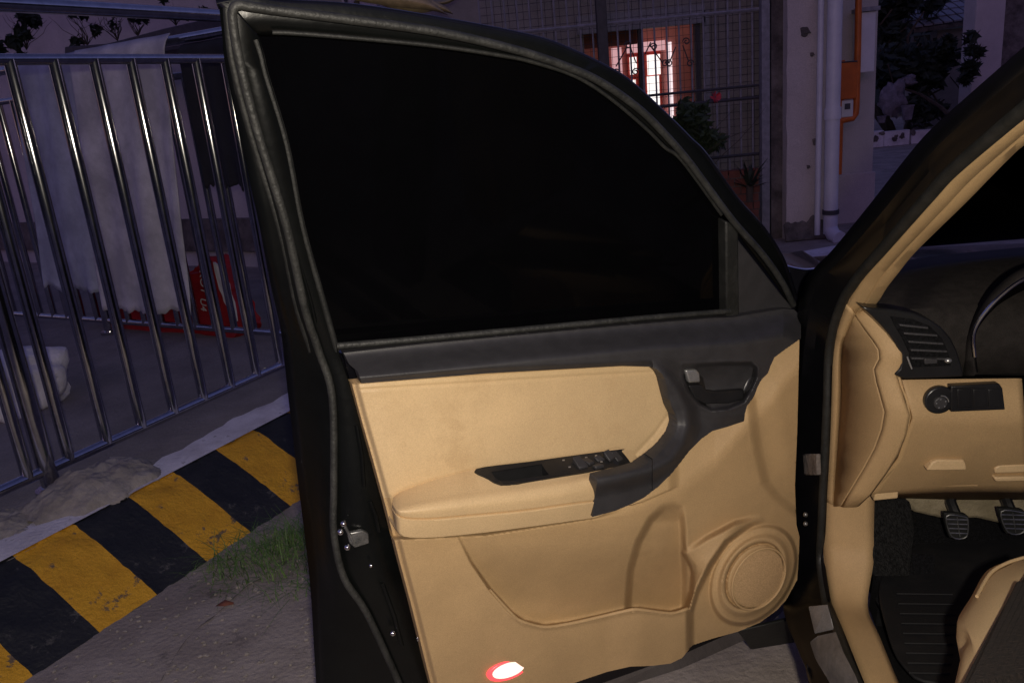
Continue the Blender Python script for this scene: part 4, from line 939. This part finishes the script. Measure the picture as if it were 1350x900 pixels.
# ------------------------------------------------------------------ the house behind the railing
S_W = 6.3
lw = empty('rendered_house_wall', kb(S_W, -5, 0)); tag(lw, 'pale rendered house wall behind the railing and hanging sheets', 'wall')
obj('wall', fbox(V(0, 0, 0), KD, KN, V(0, 0, 1), (S_W, -13, 0), (S_W+.25, -4.7, 5.5)), wallp, lw, smooth=False)
obj('plinth', fbox(V(0, 0, 0), KD, KN, V(0, 0, 1), (S_W-.06, -13, .18), (S_W-.003, -4.7, .55)), dirt_shade, lw, smooth=False, bevel=.01)
obj('slab_joint', fbox(V(0, 0, 0), KD, KN, V(0, 0, 1), (S_W-.012, -5.05, .55), (S_W-.002, -5.02, 5.4)), iron, lw, smooth=False)
S_L = 5.2
lpts = [kp(85, 62, S_L), kp(140, 58, S_L), kp(215, 38, S_L), kp(330, 12, S_L), kp(335, 50, S_L), kp(235, 66, S_L), kp(150, 80, S_L), kp(85, 84, S_L)]
ledge = tag(obj('sloping_planter_ledge', prism(lpts, KD*.5), iron, smooth=False, bevel=.01), 'dark sloping ledge with weeds growing on it behind the railing', 'ledge')
obj_w = [('weed_plant', (35, 66), .42, .24, 520, .045, 'bushy dark plant at the left end of the planter ledge'),
         ('weed_plant', (115, 60), .40, .22, 200, .035, 'sparse twiggy weed in the middle of the planter ledge'),
         ('weed_plant', (155, 54), .34, .16, 130, .03, 'small thin weed right of the twiggy one on the ledge'),
         ('weed_plant', (182, 48), .22, .10, 120, .03, 'short pointed weed on the rising part of the ledge'),
         ('weed_plant', (232, 34), .20, .16, 160, .03, 'low weed on the ledge just left of the car door')]
for i, (nm, q, h, r, n, sz, lb) in enumerate(obj_w):
    plant(nm, kp(*q, S_L+.15), h, r, n, sz, 20+i, lb, 'plant', 'weeds on the planter ledge', tw=12, shape=(1.2, .6, 1.1), ctr=kp(*q, S_L+.15)+V(0, 0, h*.55))

# dry fronds above the door
fr = empty('dry_palm', V(hit(470, 2, V(0, 5.2, 0), V(0, 1, 0)).x-.05, 5.25, 0)); tag(fr, 'dry straw coloured palm leaves showing above the top of the car door', 'palm')
def fpt(x, y, yy): return hit(x, y, V(0, yy, 0), V(0, 1, 0))
fb0 = fpt(470, 2, 5.22)
obj('stem', tube([V(fb0.x-.05, 5.25, -.02), V(fb0.x-.06, 5.24, .7), V(fb0.x-.02, 5.23, 1.4), fb0], [.035, .03, .026, .018], 8), stemm, fr)
for k, (pts, wd) in enumerate([([(455, -6), (505, -2), (560, 6), (590, 20)], .05), ([(480, -14), (540, -2), (585, 12), (597, 19)], .028), ([(560, 3), (585, 4), (602, -3), (612, -8)], .014), ([(500, 2), (530, 8), (560, 11), (578, 12)], .045)]):
    c = [fpt(*q, 5.2+.03*k) for q in crom(pts, 5)]
    obj('frond', loft([[p+V(0, 0, wd*math.sin(math.pi*min(1, .12+i/len(c)))) for i, p in enumerate(c)], [p+V(0, -.02, 0) for p in c], [p-V(0, 0, wd*.8*math.sin(math.pi*min(1, .12+i/len(c)))) for i, p in enumerate(c)]]), dry, fr, solid=.002)

# ------------------------------------------------------------------ the grilled house across the yard
Y_H = 8.0
def fa(px, py, y=Y_H): return hit(px, py, V(0, y, 0), V(0, 1, 0))
house = empty('grilled_house', (1.5, Y_H, 0)); tag(house, 'dark house front with iron grille and a lit window with red door inside', 'house')
a = fa(768, 28); b = fa(925, 190); wx0, wx1, wz1, wz0 = a.x, b.x, a.z, b.z
hx0, hx1, hz = -1.6, fa(1030, 200).x, 4.2
wallparts = merge(box((hx0, Y_H, -.02), (wx0, Y_H+.2, hz)), box((wx1, Y_H, -.02), (hx1, Y_H+.2, hz)), box((wx0, Y_H, wz1), (wx1, Y_H+.2, hz)), box((wx0, Y_H, -.02), (wx1, Y_H+.2, wz0)))
obj('wall', wallparts, wallg, house, smooth=False)
Y_R = 9.7
room = merge(box((wx0-.6, Y_R, 0), (wx1+.6, Y_R+.1, 3.2)), box((wx0-.7, Y_H+.2, 0), (wx0-.6, Y_R+.1, 3.2)), box((wx1+.6, Y_H+.2, 0), (wx1+.7, Y_R+.1, 3.2)), box((wx0-.7, Y_H+.2, 3.2), (wx1+.7, Y_R+.1, 3.3)), box((wx0-.7, Y_H+.2, -.02), (wx1+.7, Y_R+.1, 0)))
obj('room_wall', room, pinkw, house, smooth=False)
def plate(name, x0, y0, x1, y1, y, th, m, parent, bev=0):
    p = fa(x0, y0, y); q = fa(x1, y1, y); return obj(name, box((min(p.x, q.x), y, min(p.z, q.z)), (max(p.x, q.x), y+th, max(p.z, q.z))), m, parent, smooth=False, bevel=bev)
idr = plate('inner_door', 826, 60, 877, 235, Y_R-.06, .05, redf, house)
plate('lit_pane', 830, 76, 840, 98, Y_R-.075, .012, lit, idr); plate('lit_pane', 853, 73, 871, 98, Y_R-.075, .012, lit, idr)
plate('lit_pane', 830, 106, 840, 150, Y_R-.075, .012, lit, idr); plate('lit_pane', 853, 101, 871, 160, Y_R-.075, .012, lit, idr)
plate('lit_panel', 879, 56, 890, 200, Y_R-.05, .02, litw, house)
plate('lit_panel', 806, 64, 825, 180, Y_R-.05, .02, litp, house); plate('lit_panel', 826, 58, 877, 66, Y_R-.09, .012, litp, house)
plate('window_post', 840, 15, 852, 200, Y_H-.05, .07, iron, house); plate('window_post', 915, 10, 927, 200, Y_H-.05, .07, iron, house)
plate('valance', 768, 28, 840, 58, Y_H+.05, .04, terra, house); plate('lintel', 760, 22, 930, 30, Y_H-.08, .08, ironl, house)
plate('window_jamb', 928, 14, 938, 190, Y_H-.08, .08, ironl, house)
rl = bpy.data.lights.new('room_lamp', 'POINT'); rl.energy = 2.5; rl.color = (1, .75, .70); rl.shadow_soft_size = .15
ro = bpy.data.objects.new('room_lamp', rl); COL.objects.link(ro); ro.location = (wx0+.9, Y_H+1.0, 2.7); put(ro, house)
# grille: bars one by one, the thin wire joined
gr = empty('window_grille', (fa(850, 200, 7.7).x, 7.7, 0)); tag(gr, 'wrought iron grille with wire mesh standing before the house front', 'grille')
Y_G = 7.72; xA = fa(640, 100, Y_G).x; xB = fa(1008, 100, Y_G).x; zT = 3.1
n = 23; pb = None
for i in range(n+1):
    x = xA+(xB-xA)*i/n
    if pb is None: pb = obj('grille_bar', tube([V(0, Y_G, .05), V(0, Y_G, zT)], .009, 6), ironl, gr); pb.location = (x, 0, 0)
    else: copy(pb, (x, 0, 0), gr)
for py, r in ((22, .016), (122, .014), (138, .016), (212, .016), (-40, .014)):
    z = fa(900, py, Y_G).z; obj('grille_rail', tube([V(xA, Y_G-.012, z), V(xB, Y_G-.012, z)], r, 6), iron if py > 100 else ironl, gr)
wire = []
z = .1
while z < zT: wire.append(tube([V(xA, Y_G+.02, z), V(xB, Y_G+.02, z)], .0018, 4)); z += .065
x = xA
while x < xB: wire.append(tube([V(x, Y_G+.024, .1), V(x, Y_G+.024, zT)], .0018, 4)); x += .065
tag(obj('wire_mesh', merge(*wire), iron, gr), kind='stuff')
def spiral(c, r, s, turns=1.3):
    return [c+V(s*r*(1-.75*k/16)*math.cos(turns*6.283*k/16), 0, r*(1-.75*k/16)*math.sin(turns*6.283*k/16)) for k in range(17)]
for px, py, s in ((838, 95, 1), (862, 62, -1), (877, 84, 1), (882, 84, -1), (828, 60, -1), (910, 84, 1), (905, 55, -1), (812, 96, 1)):
    c = fa(px, py, Y_G-.03); obj('scroll', tube(spiral(c, .035, s), .006, 5), iron, gr)
for (p, q) in (((857, 60), (874, 84)), ((891, 62), (882, 84)), ((812, 88), (827, 62)), ((839, 84), (831, 62)), ((900, 60), (908, 82)), ((850, 72), (858, 56))):
    obj('scroll_arm', tube([fa(*p, Y_G-.03), fa(*q, Y_G-.03)], .006, 5), iron, gr)
for px in (797, 1009):
    p = fa(px, 100, Y_G-.06); obj('grille_post', box((p.x-.045, Y_G-.10, 0), (p.x+.045, Y_G-.02, 4)), ironl if px > 900 else iron, gr, smooth=False, bevel=.005)
# planter, flowering bush, spiky plant
pb_ = empty('brick_planter', (fa(985, 270, 7.3).x, 7.3, 0)); tag(pb_, 'low brick red planter at the foot of the grille', 'planter')
p = fa(905, 236, 7.25); q = fa(1002, 300, 7.25)
bw = (q.x-p.x)/6; hb = None; zc = 0; row = 0
while zc < p.z-.02:
    for i in range(-1, 6):
        x0 = p.x+bw*(i+(.5 if row % 2 else 0)); xe = min(x0+bw-.012, q.x); x0 = max(x0, p.x)
        if xe-x0 > .02: obj('brick', box((x0, 7.25+.004*random.random(), zc), (xe, 7.36, zc+.062)), terra, pb_, smooth=False)
    zc += .073; row += 1
obj('planter_core', box((p.x+.005, 7.262, 0), (q.x-.005, 7.40, p.z-.004)), dirt_shade, pb_, smooth=False)
bb = V(fa(915, 215, 7.32).x, 7.32, .35)
fb = plant('flowering_bush', V(bb.x, 7.33, .6), .95, .30, 900, .05, 41, 'dark leafy bush with a single pink bloom before the lit window', 'bush', m=leaf, shape=(.8, .5, 1.0), ctr=fa(915, 165, 7.33))
fc = fa(943, 128, 7.2)
pf_ = []
for k in range(9):
    a_ = k*2.4; d = V(math.cos(a_)*.6, -.4, math.sin(a_)*.6); o_ = d.orthogonal().normalized()*.028
    c_ = fc+d*.012; pf_.append(([c_-o_*.4, c_+d*.05-o_, c_+d*.062, c_+d*.05+o_, c_+o_*.4], [(0, 1, 2, 3, 4)]))
obj('bloom', merge(*pf_), pink, fb, smooth=False)
sp = V(fa(985, 262, 7.25).x, 7.18, fa(985, 240, 7.25).z-.05)
spk = []
for k in range(26):
    a_ = k*2.4; el = .25+1.2*(k % 13)/13; L_ = random.uniform(.22, .36); d = V(math.cos(a_)*math.cos(el), math.sin(a_)*math.cos(el)*.7, math.sin(el)); s_ = d.cross(V(0, 0, 1)).normalized()*.016
    spk.append(([sp-s_*.7, sp+s_*.7, sp+d*L_*.55+s_, sp+d*L_*.55-s_, sp+d*L_+V(0, 0, -.05)], [(0, 1, 2, 3), (3, 2, 4)]))
agv = empty('spiky_plant', sp); tag(agv, 'spiky sword leaved plant in the brick planter by the pier', 'plant')
obj('leaves', merge(*spk), leafd, agv, smooth=False); obj('stem', tube([sp-V(0, 0, .12), sp+V(0, 0, .03)], .03, 8), stemm, agv)

# pier, pipes
pr = empty('rendered_pier', (fa(1062, 320, 7.48).x, 7.48, 0)); tag(pr, 'pale stained wall pier left of the white drainpipe', 'pier')
x0, x1 = fa(1037, 200, 7.48).x, fa(1090, 200, 7.48).x
pl = []
for i in range(13):
    L = []
    for j in range(61):
        z = 4.2*j/60; x = x0+(x1-x0)*i/12; L.append(V(x+(.02*nz((0, 0, z*5)) if i == 0 else 0), 7.48+.01*nz((x*4, 0, z*4)), z))
    pl.append(L)
obj('face', loft(pl), pierm, pr)
obj('core', box((x0+.012, 7.5, -.02), (x1-.002, 7.8, 4.2)), pierm, pr, smooth=False)
obj('shadowed_return', box((fa(1016, 200, 7.6).x, 7.62, -.02), (x0+.05, 7.9, 4.2)), dirt_shade, pr, smooth=False)  # shadowed side of the pier, the shade put into a dark colour
bpl = []
for i in range(21):
    L = []
    x = x0-.03+(x1-x0+.05)*i/20; top = .17+.10*nz((x*5, 0, 0))+.05*nz((x*17, 2, 0))
    for j in range(9):
        z = top*j/8; L.append(V(x, 7.465-.07*(1-j/8)**1.5+.015*nz((x*9, z*9, 1)), z))
    bpl.append(L)
obj('dirty_base', loft(bpl), dirt_shade, pr, solid=.02)
for q, r in (((1062, 42), .045), ((1076, 187), .035), ((1071, 72), .02), ((1066, 220), .018)):
    c = fa(*q, 7.475); obj('chipped_patch', blob(c, r, .012, r*.7, 4, 8, 10, rough=.9), dirt_shade, pr)
tag(obj('doorstep_slab', prism([gz(1046, 338, .06), gz(1052, 332, .06), gz(1108, 322, .06), gz(1118, 345, .06), gz(1060, 352, .06)], V(0, 0, -.07)), whitew, smooth=False, bevel=.008), 'pale concrete slab on the ground before the pier', 'slab')
def pipe_line(pts, y, r, m, parent, name='pipe', seg=14):
    return obj(name, tube([fa(*q, y) for q in pts], r, seg), m, parent)
dp = empty('drainpipe', V(fa(1097, 315, 7.3).x, 7.3, 0)); tag(dp, 'white plastic drainpipe running down beside the pier', 'drainpipe')
xd_ = fa(1098, 200, 7.3).x
obj('pipe', tube([V(xd_, 7.32, .06), V(xd_, 7.32, 4.5)], .062, 18), pvc, dp)
zj = fa(1096, 150, 7.3).z; obj('collar', tube([V(xd_, 7.32, zj-.05), V(xd_, 7.32, zj+.05)], .072, 18), pvc, dp)
zj = fa(1093, 280, 7.3).z; obj('bracket', tube([V(xd_, 7.32, zj-.02), V(xd_, 7.32, zj+.02)], .074, 18), iron, dp)
obj('thin_pipe', tube([V(xd_-.105, 7.36, .05), V(xd_-.105, 7.36, 4.5)], .026, 12), pvc, dp)
obj('shoe', tube([V(xd_, 7.32, .10), V(xd_+.01, 7.27, .05), V(xd_+.03, 7.18, .03)], .066, 14), pvc, dp)

bw_ = empty('rear_wall', (fa(1132, 300, 8.1).x, 8.1, 0)); tag(bw_, 'pale wall with stained foot behind the orange gas pipe', 'wall')
x0, x1 = fa(1108, 200, 8.1).x, fa(1151, 200, 8.1).x
obj('wall', box((x0-.3, 8.1, -.02), (x1, 8.35, 4.2)), wallp, bw_, smooth=False)
obj('stained_foot', box((x0-.3, 8.07, -.01), (x1+.02, 8.098, fa(1130, 228, 8.1).z)), pierm, bw_, smooth=False, bevel=.01)
mc = empty('meter_cabinet', fa(1143, 95, 7.9)); tag(mc, 'bluish grey metal cabinet mounted high beside the orange gas pipe', 'cabinet')
obj('cabinet_body', box((fa(1134, 90, 7.9).x, 7.9, fa(1140, 96, 7.9).z), (fa(1153, 90, 7.9).x, 8.09, fa(1140, 16, 7.9).z)), pvc, mc, smooth=False, bevel=.01)
obj('cabinet_cap', box((fa(1132, 90, 7.9).x, 7.87, fa(1140, 15.5, 7.9).z), (fa(1156, 90, 7.9).x, 8.09, fa(1140, 10, 7.9).z)), ironl, mc, smooth=False)
gp = empty('gas_pipe', fa(1107, 228, 7.85)); tag(gp, 'orange gas pipe with meter running down the pale rear wall', 'gas pipe')
rr = 4.2/1060*7.9
pipe_line([(1133, -60), (1131, 60), (1129, 140), (1128, 150), (1124, 156), (1113, 158), (1108, 160)], 7.85, .030, orange, gp)
pipe_line([(1109, 80), (1107, 160), (1105, 230)], 7.86, .034, orange, gp)
plate('meter_box', 1107, 82, 1130, 130, 7.80, .12, orange, gp, .012)
mt = plate('meter', 1110, 133, 1125, 154, 7.82, .10, whitep, gp, .01)
plate('meter_window', 1114, 137, 1121, 144, 7.815, .01, iron, mt)
pipe_line([(1098, 60), (1098.5, 83), (1130, 81)], 7.80, .008, iron, gp, 'bracket', 6)

# ------------------------------------------------------------------ the garden far behind
def far_y(px, py, y): return fa(px, py, y)
wb = empty('low_white_wall', (fa(1195, 192, 15.6).x, 15.6, 0)); tag(wb, 'low wall of white slabs with dark marks in the far garden', 'wall')
for (xa, xb, ya, yb) in ((1146, 1165, 174, 190), (1166, 1199, 174, 190), (1202, 1236, 173, 189), (1238, 1275, 172, 188), (1277, 1310, 171, 187)):
    p = fa(xa, ya, 15.6); q = fa(xb, yb, 15.6)
    s_ = obj('slab', box((p.x, 15.6, 0), (q.x, 15.75, p.z)), whitew, wb, smooth=False, bevel=.01)
    for k in range(3):
        c = V(random.uniform(p.x, q.x), 15.59, random.uniform(q.z, p.z)*.8+.05); obj('stain', blob(c, random.uniform(.02, .07), .012, random.uniform(.02, .06), k, 6, 8, rough=.8), dirt_shade, s_)
fh = empty('far_house', (fa(1270, 120, 19).x, 19, 0)); tag(fh, 'dim pale house wall at the far end of the garden', 'house')
p = fa(1205, 48, 19); q = fa(1237, 150, 19); obj('wall', box((p.x, 19, 0), (q.x, 19.3, p.z)), wallg, fh, smooth=False)
p = fa(1236, 40, 18.6); q = fa(1293, 150, 18.6); obj('wall', box((p.x, 18.6, 0), (q.x, 18.9, p.z)), wallg, fh, smooth=False)
p = fa(1190, 20, 18.9); q = fa(1250, 44, 18.9)
zt = fa(1220, 44, 18.9).z
rf_ = [V(fa(1187, 44, 18.9).x, 18.3, zt), V(fa(1300, 44, 18.9).x, 18.3, zt+.1), V(fa(1290, 12, 20).x, 21, zt+1.0), V(fa(1190, 22, 20).x, 21, zt+.9)]
roof = obj('roof', prism(rf_, V(0, 0, .08)), dirt_shade, fh, smooth=False)
for r in range(6):
    for c in range(9):
        u, v_ = (c+.05)/9, r/6; a_ = rf_[0].lerp(rf_[1], u).lerp(rf_[3].lerp(rf_[2], u), v_); b_ = rf_[0].lerp(rf_[1], u+.09).lerp(rf_[3].lerp(rf_[2], u+.09), v_)
        d_ = (rf_[3]-rf_[0])/6*.95
        obj('roof_tile', prism([a_+V(0, 0, .11), b_+V(0, 0, .11), b_+d_+V(0, 0, .09), a_+d_+V(0, 0, .09)], V(0, 0, .03)), ironl, roof, smooth=False)
rp_ = empty('far_pillar', (fa(1305, 90, 15).x, 15, 0)); tag(rp_, 'light violet pillar at the right, above the car pillar', 'pillar')
p = fa(1288, 0, 15); q = fa(1320, 90, 15); obj('shaft', box((p.x, 15, 0), (q.x, 15.4, 6)), wallp, rp_, smooth=False, bevel=.02)
obj('dark_side', box((q.x+.003, 15.05, 0), (q.x+3, 15.35, 6)), dirt_shade, rp_, smooth=False)
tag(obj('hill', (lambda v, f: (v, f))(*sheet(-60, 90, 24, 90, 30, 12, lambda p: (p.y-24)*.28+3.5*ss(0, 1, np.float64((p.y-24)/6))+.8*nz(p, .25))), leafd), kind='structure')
plant('garden_tree', V(fa(1192, 160, 16.5).x, 16.5, 0), 1.5, .95, 1700, .13, 61, 'round dark tree with drooping crown in the far garden', 'tree', shape=(.95, .7, .42), tw=3, trunk=.06, ctr=fa(1193, 88, 16.5))
plant('garden_tree', V(fa(1256, 150, 16).x, 16, 0), 1.6, .32, 150, .10, 62, 'thin young tree with few leaves before the far house', 'tree', tw=3, trunk=.035, shape=(.7, .6, 1.2), ctr=fa(1245, 62, 16))
plant('garden_tree', V(fa(1280, 130, 15).x, 14.6, 0), 2.6, .30, 420, .10, 63, 'slim dark tree beside the light violet pillar', 'tree', tw=2, trunk=.05, shape=(.6, .5, 1.4), ctr=fa(1284, 80, 14.6))
plant('garden_tree', V(fa(1180, 150, 18).x, 18.2, 0), 2.8, 1.3, 900, .16, 64, 'tall dark tree filling the top of the far garden', 'tree', shape=(1.3, .6, .5), tw=4, trunk=.07, ctr=fa(1180, 12, 18.2))
plant('garden_shrub', V(fa(1235, 150, 15.9).x, 15.95, 0), .5, .55, 500, .09, 65, 'low shrub growing above the white slabs', 'shrub', shape=(1.2, .5, .5), ctr=fa(1228, 140, 15.95))
def pot(px, py, y, r, h, m, label, seed):
    c = fa(px, py, y); prof = [(0, 0), (r*.7, 0), (r, h), (r*1.08, h), (r*1.08, h*1.08), (r*.9, h*1.08), (r*.85, h*.9)]
    v = [c+V(a*math.cos(t), a*math.sin(t), z) for a, z in prof for t in [6.283*k/14 for k in range(14)]]; f = [(i*14+k, i*14+(k+1) % 14, (i+1)*14+(k+1) % 14, (i+1)*14+k) for i in range(len(prof)-1) for k in range(14)]
    return tag(obj('flower_pot', (v, f), m), label, 'flower pot', 'pots in the far garden')
pot(1196, 158, 15.3, .11, .24, dimc, 'white bucket shaped pot right of the pale heap', 1); pot(1162, 162, 15.2, .08, .11, dimc, 'small white pot standing left of the pale heap', 2)
tag(obj('pale_heap', blob(fa(1176, 132, 15.7), .22, .15, .30, 5, rough=.7), dimc, angle=80), 'pale crumpled heap of belongings among the garden pots', 'heap')
tag(obj('pale_heap', blob(fa(1196, 108, 15.9), .16, .12, .10, 9, rough=.7), dimc, angle=80), 'small pale bundle under the round dark tree', 'heap')
